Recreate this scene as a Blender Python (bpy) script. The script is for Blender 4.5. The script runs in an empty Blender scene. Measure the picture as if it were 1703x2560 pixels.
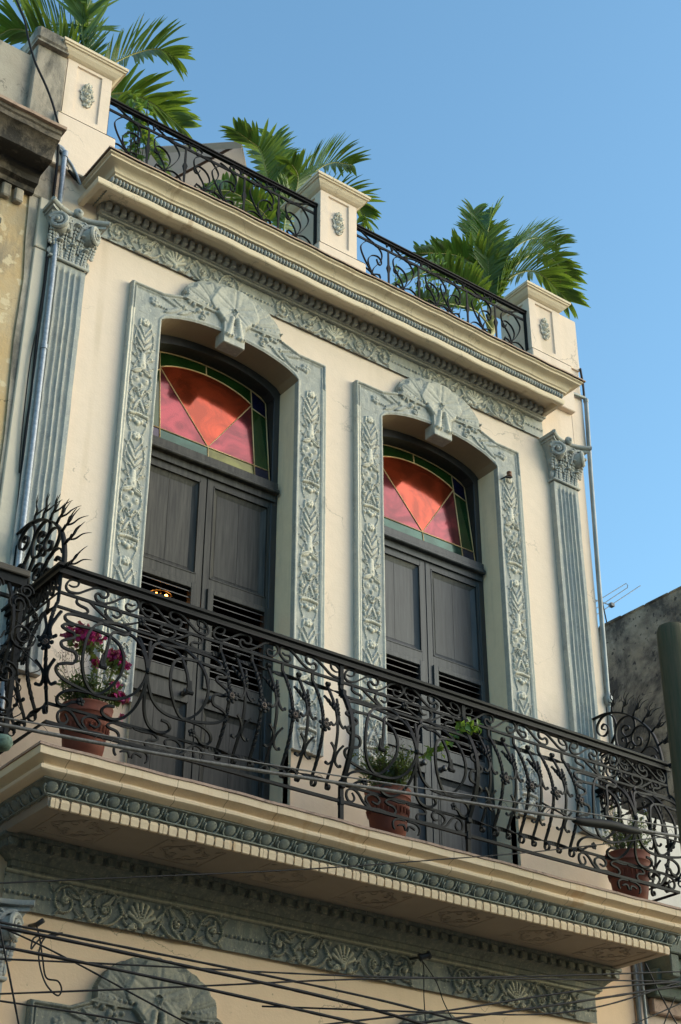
import bpy, math, random
import numpy as np
from mathutils import Vector, Matrix
R_ = math.radians
rnd = random.Random(7)
S = bpy.context.scene
COL = S.collection
# ------------------------------------------------------------------ camera
cam = bpy.data.cameras.new('camera'); co = bpy.data.objects.new('camera', cam); COL.objects.link(co)
cam.sensor_fit = 'VERTICAL'; cam.sensor_height = 36.0; cam.sensor_width = 24.0
cam.lens = 3859.1/2560*36.0; cam.clip_start = .1; cam.clip_end = 2000
yaw, pit, rol = .6436, .5442, .0016
F = Vector((math.sin(yaw)*math.cos(pit), math.cos(yaw)*math.cos(pit), math.sin(pit)))
Rt = Vector((math.cos(yaw), -math.sin(yaw), 0)); Up = Rt.cross(F)
Rr = Rt*math.cos(rol)+Up*math.sin(rol); Uu = Up*math.cos(rol)-Rt*math.sin(rol)
m = Matrix((Rr, Uu, -F)).transposed().to_4x4(); m.translation = Vector((-6.4441, -8.6354, -3.8939))
co.matrix_world = m; S.camera = co
# ------------------------------------------------------------------ world, sun, exposure
SUN_EL, SUN_AZ = R_(17), R_(122)      # azimuth clockwise from +y (the building looks towards -y)
w = bpy.data.worlds.new('World'); S.world = w; w.use_nodes = True
nt = w.node_tree; nt.nodes.clear()
sk = nt.nodes.new('ShaderNodeTexSky'); sk.sky_type = 'NISHITA'; sk.sun_disc = False
sk.sun_elevation = SUN_EL; sk.sun_rotation = SUN_AZ; sk.air_density = 1.0; sk.dust_density = 1.1; sk.ozone_density = 1.7; sk.altitude = 0
bg = nt.nodes.new('ShaderNodeBackground'); bg.inputs[1].default_value = .15
wo = nt.nodes.new('ShaderNodeOutputWorld')
tn = nt.nodes.new('ShaderNodeMix'); tn.data_type = 'RGBA'; tn.blend_type = 'MULTIPLY'; tn.inputs[0].default_value = 1; tn.inputs[7].default_value = (.83, 1.09, 1.08, 1)
nt.links.new(sk.outputs[0], tn.inputs[6]); nt.links.new(tn.outputs[2], bg.inputs[0]); nt.links.new(bg.outputs[0], wo.inputs[0])
sl = bpy.data.lights.new('sun', 'SUN'); sl.energy = 1.68; sl.angle = R_(80); sl.color = (1, .735, .565)
so = bpy.data.objects.new('sun', sl); COL.objects.link(so)
sd = Vector((math.sin(SUN_AZ)*math.cos(SUN_EL), math.cos(SUN_AZ)*math.cos(SUN_EL), math.sin(SUN_EL)))
so.rotation_euler = sd.to_track_quat('Z', 'Y').to_euler()
S.view_settings.view_transform = 'Standard'; S.view_settings.look = 'None'
S.view_settings.exposure = 1.12; S.view_settings.gamma = 1.0
# ------------------------------------------------------------------ helpers
class MB:
    def __init__(s): s.v = []; s.f = []
    def add(s, vs, fs):
        b = len(s.v); s.v += [tuple(p) for p in vs]; s.f += [tuple(i+b for i in f) for f in fs]
    def box(s, x0, x1, y0, y1, z0, z1, bv=0):
        if bv <= 0:
            s.add([(x, y, z) for z in (z0, z1) for y in (y0, y1) for x in (x0, x1)],
                  [(0,2,3,1),(4,5,7,6),(0,1,5,4),(2,6,7,3),(0,4,6,2),(1,3,7,5)])
        else:   # chamfered vertical edges and top/bottom rims
            b = min(bv, (x1-x0)/2.1, (y1-y0)/2.1, (z1-z0)/2.1)
            def ring(i, z): return [(x0+b+i, y0+i, z), (x1-b-i, y0+i, z), (x1-i, y0+b+i, z), (x1-i, y1-b-i, z), (x1-b-i, y1-i, z), (x0+b+i, y1-i, z), (x0+i, y1-b-i, z), (x0+i, y0+b+i, z)]
            rs = [ring(b*.9, z0), ring(0, z0+b), ring(0, z1-b), ring(b*.9, z1)]
            vs = [p for r in rs for p in r]
            fs = [tuple(range(7, -1, -1)), tuple(range(24, 32))]
            for k in range(3):
                for i in range(8): j = (i+1) % 8; fs.append((k*8+i, k*8+j, k*8+8+j, k*8+8+i))
            s.add(vs, fs)
    def tube(s, pts, r, n=6, flat=None, cap=True, ref=None, twist=0):
        P = [Vector(p) for p in pts]; m_ = len(P)
        if m_ < 2: return
        rr = r if isinstance(r, (list, tuple)) else [r]*m_
        T = []
        for i in range(m_):
            a = P[max(i-1, 0)]; b = P[min(i+1, m_-1)]; t = (b-a)
            T.append(t.normalized() if t.length > 1e-9 else Vector((0,0,1)))
        u = Vector(ref) if ref is not None else (Vector((0,0,1)) if abs(T[0].z) < .9 else Vector((1,0,0)))
        u = (u-T[0]*u.dot(T[0]))
        if u.length < 1e-6: u = Vector((.3,.5,.8)); u -= T[0]*u.dot(T[0])
        u.normalize(); vs = []
        for i in range(m_):
            if ref is not None:
                q = Vector(ref); q = q-T[i]*q.dot(T[i])
                if q.length > 1e-3: u = q.normalized()
            else:
                u = u-T[i]*u.dot(T[i]); u.normalize() if u.length > 1e-9 else None
            vv = T[i].cross(u)
            a0 = twist*i
            uu, ww = u*math.cos(a0)+vv*math.sin(a0), vv*math.cos(a0)-u*math.sin(a0)
            if flat:
                hu, hv = flat; k = rr[i]
                for (a, b) in ((-1,-1),(1,-1),(1,1),(-1,1)): vs.append(P[i]+uu*(a*hu*k)+ww*(b*hv*k))
            else:
                for j in range(n):
                    an = 2*math.pi*j/n; vs.append(P[i]+uu*(rr[i]*math.cos(an))+ww*(rr[i]*math.sin(an)))
        k = 4 if flat else n; fs = []
        for i in range(m_-1):
            for j in range(k): q = (j+1) % k; fs.append((i*k+j, i*k+q, (i+1)*k+q, (i+1)*k+j))
        if cap: fs.append(tuple(range(k-1, -1, -1))); fs.append(tuple((m_-1)*k+j for j in range(k)))
        s.add(vs, fs)
    def lathe(s, prof, cx, cy, n=24, cz=0):
        vs = []; fs = []
        for (r, z) in prof:
            for j in range(n): a = 2*math.pi*j/n; vs.append((cx+r*math.cos(a), cy+r*math.sin(a), cz+z))
        for i in range(len(prof)-1):
            for j in range(n): q = (j+1) % n; fs.append((i*n+j, i*n+q, (i+1)*n+q, (i+1)*n+j))
        fs.append(tuple(range(n-1, -1, -1))); fs.append(tuple((len(prof)-1)*n+j for j in range(n)))
        s.add(vs, fs)
    def ell(s, c, r, nu=8, nv=5, M=None):
        vs = []; fs = []; c = Vector(c)
        for i in range(nv+1):
            th = math.pi*i/nv
            for j in range(nu):
                ph = 2*math.pi*j/nu; p = Vector((r[0]*math.sin(th)*math.cos(ph), r[1]*math.sin(th)*math.sin(ph), r[2]*math.cos(th)))
                if M is not None: p = M @ p
                vs.append(c+p)
        for i in range(nv):
            for j in range(nu): q = (j+1) % nu; fs.append((i*nu+j, (i+1)*nu+j, (i+1)*nu+q, i*nu+q))
        s.add(vs, fs)
    def prism(s, poly, y0, y1):       # polygon in x,z extruded along y (front y0)
        n = len(poly); vs = [(x, y0, z) for x, z in poly]+[(x, y1, z) for x, z in poly]
        s.add(vs, [tuple(range(n)), tuple(range(2*n-1, n-1, -1))]+[(i, n+i, n+(i+1) % n, (i+1) % n) for i in range(n)])
    def build(s, name, mat, parent=None, smooth=False, ang=None):
        me = bpy.data.meshes.new(name); me.from_pydata(s.v, [], s.f)
        if mat: me.materials.append(mat)
        if smooth: me.polygons.foreach_set('use_smooth', [True]*len(me.polygons))
        me.validate(); me.update()
        if smooth and ang:
            try: me.set_sharp_from_angle(angle=R_(ang))
            except Exception: pass
        o = bpy.data.objects.new(name, me); COL.objects.link(o)
        if parent: o.parent = parent
        return o
def cr(pts, n=6, closed=False):
    P = [Vector(p) for p in pts]; out = []
    m_ = len(P)
    for i in range(m_-1):
        p0 = P[max(i-1, 0)]; p1 = P[i]; p2 = P[i+1]; p3 = P[min(i+2, m_-1)]
        for k in range(n):
            t = k/n; out.append(.5*((2*p1)+(p2-p0)*t+(2*p0-5*p1+4*p2-p3)*t*t+(3*p1-p0-3*p2+p3)*t**3))
    out.append(P[-1]); return out
def tag(o, label=None, cat=None, group=None, kind=None):
    if label: o['label'] = label
    if cat: o['category'] = cat
    if group: o['group'] = group
    if kind: o['kind'] = kind
    return o
def empty(name, loc=(0,0,0)):
    o = bpy.data.objects.new(name, None); COL.objects.link(o); o.location = loc; o.empty_display_size = .1; return o
def unparent_loc(o, root): o.parent = root; o.matrix_parent_inverse = Matrix.Translation(-root.location)
# ------------------------------------------------------------------ materials
def newmat(n):
    m_ = bpy.data.materials.new(n); m_.use_nodes = True; t = m_.node_tree
    return m_, t, t.nodes['Principled BSDF']
def node(t, k, **kw):
    n = t.nodes.new(k)
    for a, b in kw.items(): setattr(n, a, b)
    return n
def noise(t, scale, detail=5, rough=.6, vec=None, stretch=None, dist=0):
    n = node(t, 'ShaderNodeTexNoise'); n.inputs['Scale'].default_value = scale; n.inputs['Detail'].default_value = detail
    n.inputs['Roughness'].default_value = rough; n.inputs['Distortion'].default_value = dist
    tc = node(t, 'ShaderNodeNewGeometry'); src = tc.outputs['Position']
    if stretch:
        mp = node(t, 'ShaderNodeMapping'); mp.inputs['Scale'].default_value = stretch; t.links.new(src, mp.inputs[0]); src = mp.outputs[0]
    t.links.new(src, n.inputs['Vector']); return n
def ramp(t, src, p0, p1, c0=(0,0,0,1), c1=(1,1,1,1)):
    r = node(t, 'ShaderNodeValToRGB'); r.color_ramp.elements[0].position = p0; r.color_ramp.elements[1].position = p1
    r.color_ramp.elements[0].color = c0; r.color_ramp.elements[1].color = c1; t.links.new(src, r.inputs[0]); return r
def mix(t, fac, a, b, mode='MIX', amt=None):
    n = node(t, 'ShaderNodeMix', data_type='RGBA', blend_type=mode)
    if amt is not None and fac is not None:
        mu = node(t, 'ShaderNodeMath', operation='MULTIPLY'); t.links.new(fac, mu.inputs[0]); mu.inputs[1].default_value = amt; fac = mu.outputs[0]
    if fac is None: n.inputs[0].default_value = amt
    else: t.links.new(fac, n.inputs[0])
    for i, c in ((6, a), (7, b)):
        if isinstance(c, (tuple, list)): n.inputs[i].default_value = (*c[:3], 1)
        else: t.links.new(c, n.inputs[i])
    return n.outputs[2]
def bump(t, b, src, dist=.004, strength=.6, prev=None):
    n = node(t, 'ShaderNodeBump'); n.inputs['Distance'].default_value = dist; n.inputs['Strength'].default_value = strength
    t.links.new(src, n.inputs['Height'])
    if prev is not None: t.links.new(prev, n.inputs['Normal'])
    t.links.new(n.outputs[0], b.inputs['Normal']); return n.outputs[0]
def stucco(name, c, c2, amt=.5, sc=1.2, stain=(.2,.16,.11), samt=.0, sth=(.55,.75), ssc=1.5, sstretch=(1,1,.3), bd=.004, rough=.85, fine=60, spots=None, joints=None, drips=None, cracks=0):
    m_, t, b = newmat(name)
    n1 = noise(t, sc, 6, .6); col = mix(t, ramp(t, n1.outputs[0], .35, .7).outputs[0], c, c2, amt=amt)
    n2 = noise(t, 12, 5, .65); col = mix(t, ramp(t, n2.outputs[0], .4, .75).outputs[0], col, tuple(x*.86 for x in c), amt=.35)
    if samt:
        n3 = noise(t, ssc, 8, .72, stretch=sstretch, dist=.3); col = mix(t, ramp(t, n3.outputs[0], *sth).outputs[0], col, stain, amt=samt)
    if spots:
        n5 = noise(t, spots[0], 3, .5); col = mix(t, ramp(t, n5.outputs[0], spots[1], spots[1]+.04).outputs[0], col, spots[2], amt=spots[3])
    if cracks:
        vo = node(t, 'ShaderNodeTexVoronoi', feature='DISTANCE_TO_EDGE'); vo.inputs['Scale'].default_value = 1.1
        gw = node(t, 'ShaderNodeNewGeometry'); nw = noise(t, 3, 5, .6); vm = node(t, 'ShaderNodeVectorMath', operation='MULTIPLY_ADD')
        t.links.new(nw.outputs['Color'], vm.inputs[0]); vm.inputs[1].default_value = (.5,.5,.5); t.links.new(gw.outputs['Position'], vm.inputs[2]); t.links.new(vm.outputs[0], vo.inputs['Vector'])
        lt = node(t, 'ShaderNodeMath', operation='LESS_THAN'); t.links.new(vo.outputs['Distance'], lt.inputs[0]); lt.inputs[1].default_value = .0045
        nk = noise(t, 1.3, 3, .5); mk = node(t, 'ShaderNodeMath', operation='MULTIPLY'); t.links.new(lt.outputs[0], mk.inputs[0]); t.links.new(ramp(t, nk.outputs[0], .50, .56).outputs[0], mk.inputs[1])
        col = mix(t, mk.outputs[0], col, tuple(x*.4 for x in c), amt=cracks)
    if drips:
        n8 = noise(t, drips[0], 4, .6, stretch=(1,.4,.025)); n9 = noise(t, 1.1, 2, .5)
        d8 = node(t, 'ShaderNodeMath', operation='MULTIPLY'); t.links.new(ramp(t, n8.outputs[0], drips[1], drips[1]+.06).outputs[0], d8.inputs[0]); t.links.new(ramp(t, n9.outputs[0], .35, .65).outputs[0], d8.inputs[1])
        col = mix(t, d8.outputs[0], col, drips[2], amt=drips[3])
    if joints:
        gp = node(t, 'ShaderNodeNewGeometry'); sx = node(t, 'ShaderNodeSeparateXYZ'); t.links.new(gp.outputs['Position'], sx.inputs[0])
        nj = noise(t, 8, 2, .5); aj = node(t, 'ShaderNodeMath', operation='MULTIPLY_ADD'); t.links.new(nj.outputs[0], aj.inputs[0]); aj.inputs[1].default_value = .015; t.links.new(sx.outputs[0], aj.inputs[2])
        pj = node(t, 'ShaderNodeMath', operation='PINGPONG'); t.links.new(aj.outputs[0], pj.inputs[0]); pj.inputs[1].default_value = joints/2
        lj = node(t, 'ShaderNodeMath', operation='LESS_THAN'); t.links.new(pj.outputs[0], lj.inputs[0]); lj.inputs[1].default_value = .0028
        col = mix(t, lj.outputs[0], col, (.16,.10,.06), amt=.65)
    t.links.new(col, b.inputs['Base Color']); b.inputs['Roughness'].default_value = rough
    n4 = noise(t, fine, 4, .6); p = bump(t, b, n4.outputs[0], bd, .45)
    n6 = noise(t, 5, 3, .5); bump(t, b, n6.outputs[0], .012, .5, p)
    return m_
CREAM = (.70, .565, .45)
M_wall = stucco('cream_stucco', CREAM, (.72, .565, .445), .6, .8, (.46,.35,.23), .40, (.56,.78), 1.4, drips=(3.2,.57,(.48,.37,.25),.5), cracks=.55)
M_trim = stucco('cream_trim', (.70,.575,.415), (.66,.52,.35), .6, 1.6, (.42,.27,.13), .45, (.60,.78), 3.0, (1,1,.12), drips=(6,.60,(.36,.24,.14),.6), cracks=.4)
M_slab = stucco('cream_slab', (.72,.56,.37), (.66,.49,.31), .6, 1.6, (.40,.22,.08), .5, (.60,.76), 2.6, (1,1,.10), joints=.37, drips=(7,.60,(.46,.24,.08),.75))
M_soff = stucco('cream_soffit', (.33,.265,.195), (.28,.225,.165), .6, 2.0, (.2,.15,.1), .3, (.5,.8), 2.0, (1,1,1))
M_low = stucco('lower_stucco', (.76,.54,.34), (.70,.49,.30), .6, 1.2, (.33,.23,.14), .3, (.60,.75), 3.5, (1,1,.5), spots=(24,.70,(.2,.14,.09),.6), cracks=.7)
M_rev = stucco('reveal_paint', (.76,.64,.45), (.68,.57,.40), .6, 3, (.20,.19,.15), .35, (.5,.8), 5, (3,3,.25))
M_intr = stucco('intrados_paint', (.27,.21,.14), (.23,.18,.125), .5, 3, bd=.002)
M_tile = stucco('clay_tile_edge', (.40,.27,.20), (.30,.20,.14), .8, 6, (.06,.04,.03), .7, (.5,.7), 20, (1,1,1))
M_nb = stucco('ochre_plaster', (.50,.33,.15), (.48,.40,.28), .9, 1.8, (.20,.165,.12), .85, (.48,.58), 1.5, (1,1,.25), bd=.012, spots=(9,.58,(.62,.50,.32),.8), cracks=.8)
M_nbg = stucco('grey_cement', (.33,.28,.22), (.45,.39,.31), .8, 2.2, (.055,.05,.042), .9, (.46,.62), 2.4, (1,1,.35), bd=.008, cracks=.6)
M_nbc = stucco('sooty_cornice', (.20,.155,.115), (.30,.24,.175), .8, 2, (.016,.013,.011), .95, (.38,.56), 2.2, (1,1,1), bd=.01)
M_pier = stucco('pale_pier', (.60,.52,.41), (.52,.45,.36), .7, 2, (.30,.25,.18), .5, (.55,.75), 2.2, (1,1,.25))
M_blank = stucco('mouldy_concrete', (.17,.15,.11), (.26,.255,.21), .9, 1.3, (.028,.026,.022), .97, (.43,.56), 1.0, (1,1,.9), bd=.012, spots=(13,.62,(.015,.015,.013),.9))
M_white = stucco('whitewash', (.62,.57,.50), (.55,.50,.43), .6, 2, (.3,.26,.2), .3)
M_pink = stucco('pink_plaster', (.50,.37,.28), (.56,.45,.35), .8, 4, (.25,.27,.24), .6, (.5,.65), 6, (1,1,.6), bd=.008)
M_grn = stucco('green_cement', (.10,.13,.10), (.17,.17,.13), .8, 4, (.03,.03,.025), .7, (.45,.65), 4, (1,1,1), bd=.01)
M_asph = stucco('asphalt', (.06,.058,.055), (.045,.045,.045), .6, 2)
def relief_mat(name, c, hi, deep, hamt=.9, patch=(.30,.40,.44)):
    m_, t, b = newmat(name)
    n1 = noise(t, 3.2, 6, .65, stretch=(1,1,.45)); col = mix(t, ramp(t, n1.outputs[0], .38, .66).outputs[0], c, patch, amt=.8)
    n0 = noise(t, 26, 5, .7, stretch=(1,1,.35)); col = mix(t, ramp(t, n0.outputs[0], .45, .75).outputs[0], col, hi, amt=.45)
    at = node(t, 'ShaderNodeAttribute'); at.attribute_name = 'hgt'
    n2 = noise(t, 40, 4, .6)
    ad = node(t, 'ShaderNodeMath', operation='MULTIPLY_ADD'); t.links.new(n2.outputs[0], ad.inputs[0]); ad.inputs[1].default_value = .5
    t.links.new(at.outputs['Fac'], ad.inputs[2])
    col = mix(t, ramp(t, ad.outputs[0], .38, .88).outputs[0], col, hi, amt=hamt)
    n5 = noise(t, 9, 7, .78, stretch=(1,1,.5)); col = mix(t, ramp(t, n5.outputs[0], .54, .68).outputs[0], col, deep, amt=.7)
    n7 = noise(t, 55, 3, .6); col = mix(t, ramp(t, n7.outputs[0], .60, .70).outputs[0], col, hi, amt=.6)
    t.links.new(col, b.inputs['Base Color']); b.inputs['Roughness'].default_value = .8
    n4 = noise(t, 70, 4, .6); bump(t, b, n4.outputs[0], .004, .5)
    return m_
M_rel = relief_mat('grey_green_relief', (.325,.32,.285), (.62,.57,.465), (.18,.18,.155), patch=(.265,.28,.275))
M_relp = relief_mat('grey_green_pilaster', (.335,.33,.30), (.58,.54,.45), (.19,.19,.18), patch=(.25,.275,.285))
M_rell = relief_mat('dirty_shaded_relief', (.155,.16,.13), (.44,.39,.27), (.065,.07,.06), patch=(.12,.13,.11))  # dirty grey-green, base darkened further with the shadow under the balcony
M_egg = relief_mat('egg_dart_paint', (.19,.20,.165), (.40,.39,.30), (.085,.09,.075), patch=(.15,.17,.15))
def simple(name, c, rough=.5, metal=0, c2=None, sc=20, amt=.6, bd=.001, spec=None, stretch=None):
    m_, t, b = newmat(name); n = noise(t, sc, 5, .6, stretch=stretch)
    t.links.new(mix(t, ramp(t, n.outputs[0], .35, .7).outputs[0], c, c2 or tuple(x*.7 for x in c), amt=amt), b.inputs['Base Color'])
    b.inputs['Roughness'].default_value = rough; b.inputs['Metallic'].default_value = metal
    if spec is not None: b.inputs['Specular IOR Level'].default_value = spec
    bump(t, b, n.outputs[0], bd, .5); return m_
M_iron = simple('wrought_iron', (.006,.007,.008), .55, .0, (.011,.012,.013), 30, .7, .002, spec=.12)
M_ironr = simple('rusty_rosette', (.055,.042,.034), .6, .0, (.10,.05,.028), 60, .8, .002)
M_rail = simple('handrail_iron', (.0035,.0038,.0042), .5, .0, (.010,.009,.009), 12, .6, .001, spec=.15)
M_wood = simple('dark_stained_wood', (.014,.0135,.012), .55, 0, (.056,.052,.045), 4, .9, .003, spec=.3, stretch=(9,9,.6))
M_wood2 = simple('sky_tinted_stained_wood', (.016,.020,.025), .50, 0, (.046,.052,.058), 4, .9, .003, spec=.4, stretch=(9,9,.6))  # right door: its bluer tone is sky reflection put into the wood colour
M_fr = simple('black_frame', (.016,.016,.018), .4, 0, (.035,.034,.034), 6, .6, .001, stretch=(6,6,.8))
M_slat = simple('louvre_slat', (.024,.023,.022), .45)
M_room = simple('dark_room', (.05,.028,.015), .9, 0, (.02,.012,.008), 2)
M_galv = simple('galvanised_pipe', (.32,.35,.39), .42, .4, (.13,.145,.16), 40, .7, .001)
M_galr = simple('weathered_conduit', (.15,.17,.17), .5, .3, (.32,.34,.33), 12, .7, .001, stretch=(1,1,.4))
M_terra = simple('terracotta', (.20,.046,.019), .75, 0, (.11,.032,.018), 9, .7, .002)
M_soil = simple('soil', (.03,.02,.012), .95)
M_cab = simple('black_cable', (.008,.008,.009), .6, spec=.25)
M_cabg = simple('frayed_grey_cable', (.13,.125,.115), .6, 0, (.04,.035,.03), 60, .9, .002)
M_sleeve = simple('cable_sleeve', (.010,.011,.012), .6, spec=.15)
M_pole = simple('green_stained_timber', (.038,.046,.022), .85, 0, (.085,.066,.035), 7, 1, .006, stretch=(6,6,.4))
M_green = simple('green_plastic', (.02,.14,.10), .4)
M_porc = simple('insulator_porcelain', (.20,.09,.05), .25)
M_alu = simple('antenna_aluminium', (.10,.11,.13), .6, 0)
M_canv = simple('taupe_canvas', (.34,.28,.22), .9, 0, (.29,.235,.185), 3, .5, .001)
M_pwood = simple('parasol_wood', (.10,.045,.02), .6)
M_copper = simple('verdigris', (.13,.20,.15), .9, 0, (.035,.045,.035), 30, .9, .006)
M_old = simple('weathered_wood', (.045,.035,.027), .8, 0, (.10,.08,.06), 6, .8, .003, stretch=(1,8,8))
def leafmat(name, c, c2, tr=.35, rough=.42, tips=0, tc=(.45,.60,.05)):
    m_, t, b = newmat(name); n = noise(t, 5, 4, .6)
    col = mix(t, ramp(t, n.outputs[0], .35, .68).outputs[0], c, c2, amt=.9)
    if tips: nb = noise(t, 16, 3, .5); col = mix(t, ramp(t, nb.outputs[0], .64, .70).outputs[0], col, (.22,.14,.03), amt=tips)
    t.links.new(col, b.inputs['Base Color']); b.inputs['Roughness'].default_value = rough
    tl = node(t, 'ShaderNodeBsdfTranslucent'); t.links.new(mix(t, None, col, tc, amt=.35), tl.inputs[0])
    ms = node(t, 'ShaderNodeMixShader'); ms.inputs[0].default_value = tr
    t.links.new(b.outputs[0], ms.inputs[1]); t.links.new(tl.outputs[0], ms.inputs[2]); t.links.new(ms.outputs[0], t.nodes['Material Output'].inputs[0])
    return m_
M_canv = leafmat('umbrella_canvas', (.40,.335,.27), (.36,.30,.24), .45, .9, tc=(.6,.5,.4))
M_palm = leafmat('palm_leaf', (.046,.100,.011), (.092,.160,.018), .38, tips=.7)
M_rach = leafmat('palm_rachis', (.20,.24,.04), (.25,.20,.04), .1)
M_leaf = leafmat('shrub_leaf', (.07,.15,.025), (.13,.24,.04), .4)
M_leafd = leafmat('herb_leaf', (.05,.085,.025), (.10,.12,.04), .3)
M_boug = leafmat('bougainvillea_bract', (.40,.003,.15), (.50,.008,.20), .3)
M_tiny = leafmat('small_blossom', (.35,.36,.62), (.5,.5,.7), .3)
M_stem = simple('plant_stem', (.06,.045,.03), .8)
def glass(name, c, rough=.11, metal=.75, e=None):
    m_, t, b = newmat(name); n = noise(t, 3.4, 6, .62, dist=.9)
    t.links.new(mix(t, ramp(t, n.outputs[0], .42, .60).outputs[0], c, tuple(min(1, x*1.8+.035*(x > .1)) for x in c), amt=.9), b.inputs['Base Color'])
    b.inputs['Roughness'].default_value = rough; b.inputs['Metallic'].default_value = metal; b.inputs['Coat Weight'].default_value = .22; b.inputs['Coat Roughness'].default_value = .04
    n2 = noise(t, 4, 2, .5); bump(t, b, n2.outputs[0], .004, .35); return m_
G_red = glass('red_glass', (.20,.032,.012)); G_mag = glass('magenta_glass', (.11,.024,.030)); G_grn = glass('green_glass', (.008,.026,.005), .15, .3)
G_tea = glass('teal_glass', (.016,.045,.034)); G_oli = glass('olive_glass', (.050,.058,.016)); G_blu = glass('blue_glass', (.005,.005,.02), .15, .3)
M_lead = simple('gilded_came', (.50,.36,.18), .5, .3)
m_, t_, b_ = newmat('lit_bulb'); b_.inputs['Emission Color'].default_value = (1, .34, .05, 1); b_.inputs['Emission Strength'].default_value = 14; b_.inputs['Base Color'].default_value = (1,.6,.3,1); M_bulb = m_
# ------------------------------------------------------------------ traced curves, in metres
LY={'W1':[[0.001,0.227],[-0.008,0.306],[-0.037,0.401],[-0.091,0.471],[-0.211,0.49],[-0.332,0.505],[-0.464,0.506],[-0.531,0.494],[-0.567,0.464],[-0.562,0.428],[-0.498,0.412],[-0.379,0.421],[-0.274,0.407],[-0.206,0.366],[-0.174,0.29],[-0.169,0.224],[-0.183,0.151],[-0.226,0.076],[-0.292,0.016],[-0.361,0.028],[-0.422,0.097],[-0.45,0.2],[-0.426,0.347],[-0.357,0.46],[-0.261,0.522],[-0.157,0.541],[-0.103,0.501],[-0.144,0.459],[-0.208,0.459],[-0.253,0.421],[-0.287,0.308],[-0.301,0.23],[-0.311,0.171]],'W2':[[0.001,0.227],[-0.017,0.152],[-0.067,0.07],[-0.16,0.017],[-0.28,0.005],[-0.398,0.014],[-0.511,0.032],[-0.571,0.053],[-0.603,0.08],[-0.6,0.11],[-0.553,0.131],[-0.502,0.145],[-0.489,0.184],[-0.51,0.213],[-0.556,0.216],[-0.594,0.227],[-0.6,0.258],[-0.558,0.285],[-0.516,0.311],[-0.523,0.341],[-0.567,0.35],[-0.597,0.37],[-0.568,0.396],[-0.518,0.4]],'W3':[[0.001,0.227],[-0.002,0.131],[-0.018,0.04],[-0.049,-0.029],[-0.1,-0.078],[-0.162,-0.095],[-0.221,-0.085],[-0.241,-0.059],[-0.215,-0.034],[-0.167,-0.027]],'W4':[[-0.297,0.01],[-0.366,0.008],[-0.454,-0.0],[-0.52,-0.025],[-0.545,-0.062],[-0.524,-0.091],[-0.479,-0.088],[-0.444,-0.065],[-0.395,-0.054]],'W5':[[0.001,0.227],[0.013,0.34],[0.034,0.446],[0.046,0.47]],'W6':[[0.001,0.227],[0.015,0.312],[0.038,0.369]],'T1':[[-0.518,0.724],[-0.487,0.719],[-0.455,0.735],[-0.451,0.767],[-0.487,0.771],[-0.522,0.747],[-0.535,0.705],[-0.51,0.678],[-0.447,0.686],[-0.392,0.722],[-0.328,0.762],[-0.264,0.775],[-0.234,0.752],[-0.244,0.72],[-0.277,0.714],[-0.296,0.729],[-0.319,0.722],[-0.322,0.697],[-0.301,0.675],[-0.249,0.675],[-0.192,0.705],[-0.127,0.754],[-0.061,0.781],[-0.016,0.764],[-0.007,0.725],[-0.047,0.683],[-0.088,0.682],[-0.099,0.706],[-0.087,0.724],[-0.054,0.722],[-0.029,0.733]],'T2':[[-0.444,0.559],[-0.417,0.556],[-0.381,0.574],[-0.393,0.598],[-0.44,0.606],[-0.463,0.62],[-0.459,0.645],[-0.432,0.656],[-0.377,0.651],[-0.329,0.622],[-0.266,0.585],[-0.211,0.559],[-0.138,0.565],[-0.073,0.589],[-0.007,0.622]],'T3':[[-0.195,0.562],[-0.246,0.594],[-0.258,0.632],[-0.217,0.662],[-0.169,0.66],[-0.147,0.631],[-0.174,0.603],[-0.21,0.611]],'B1':[[-0.466,-0.135],[-0.447,-0.169],[-0.462,-0.197],[-0.496,-0.199],[-0.515,-0.165],[-0.503,-0.125],[-0.458,-0.108],[-0.413,-0.129],[-0.368,-0.182],[-0.315,-0.208],[-0.238,-0.204],[-0.176,-0.209],[-0.114,-0.208],[-0.093,-0.184],[-0.113,-0.157],[-0.16,-0.148],[-0.179,-0.133],[-0.143,-0.109],[-0.065,-0.114],[-0.006,-0.11]],'B2':[[-0.307,-0.206],[-0.348,-0.165],[-0.344,-0.133],[-0.306,-0.111],[-0.26,-0.113],[-0.232,-0.139],[-0.253,-0.169],[-0.299,-0.16]],'B3':[[-0.009,-0.233],[-0.076,-0.235],[-0.115,-0.259],[-0.116,-0.294],[-0.101,-0.313]],'B4':[[-0.007,-0.305],[-0.022,-0.27],[-0.053,-0.271],[-0.077,-0.282]]}
FB={'A':[[-1.076,0.65],[-1.106,0.514],[-1.098,0.424],[-1.083,0.343],[-1.079,0.278],[-1.072,0.22],[-1.072,0.158],[-1.069,0.017],[-1.067,-0.086],[-1.082,-0.174]],'B':[[-0.908,0.593],[-0.909,0.62],[-0.931,0.62],[-0.963,0.581],[-0.988,0.5],[-0.96,0.447],[-0.938,0.38],[-0.94,0.291],[-0.947,0.143],[-0.94,0.018],[-0.944,-0.071],[-0.955,-0.149]],'Bul':[[-1.036,0.468],[-0.993,0.421],[-0.955,0.368],[-0.946,0.316],[-0.96,0.266],[-0.988,0.242],[-1.013,0.251]],'Bur':[[-0.905,0.473],[-0.923,0.399],[-0.934,0.326],[-0.924,0.269],[-0.896,0.239],[-0.875,0.251]],'Bll':[[-0.999,0.122],[-0.964,0.094],[-0.942,0.055],[-0.95,0.016],[-0.976,-0.01],[-1.005,-0.006]],'Blr':[[-0.879,0.122],[-0.915,0.083],[-0.931,0.041],[-0.919,0.007],[-0.884,-0.012],[-0.868,-0.006]]}
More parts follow.
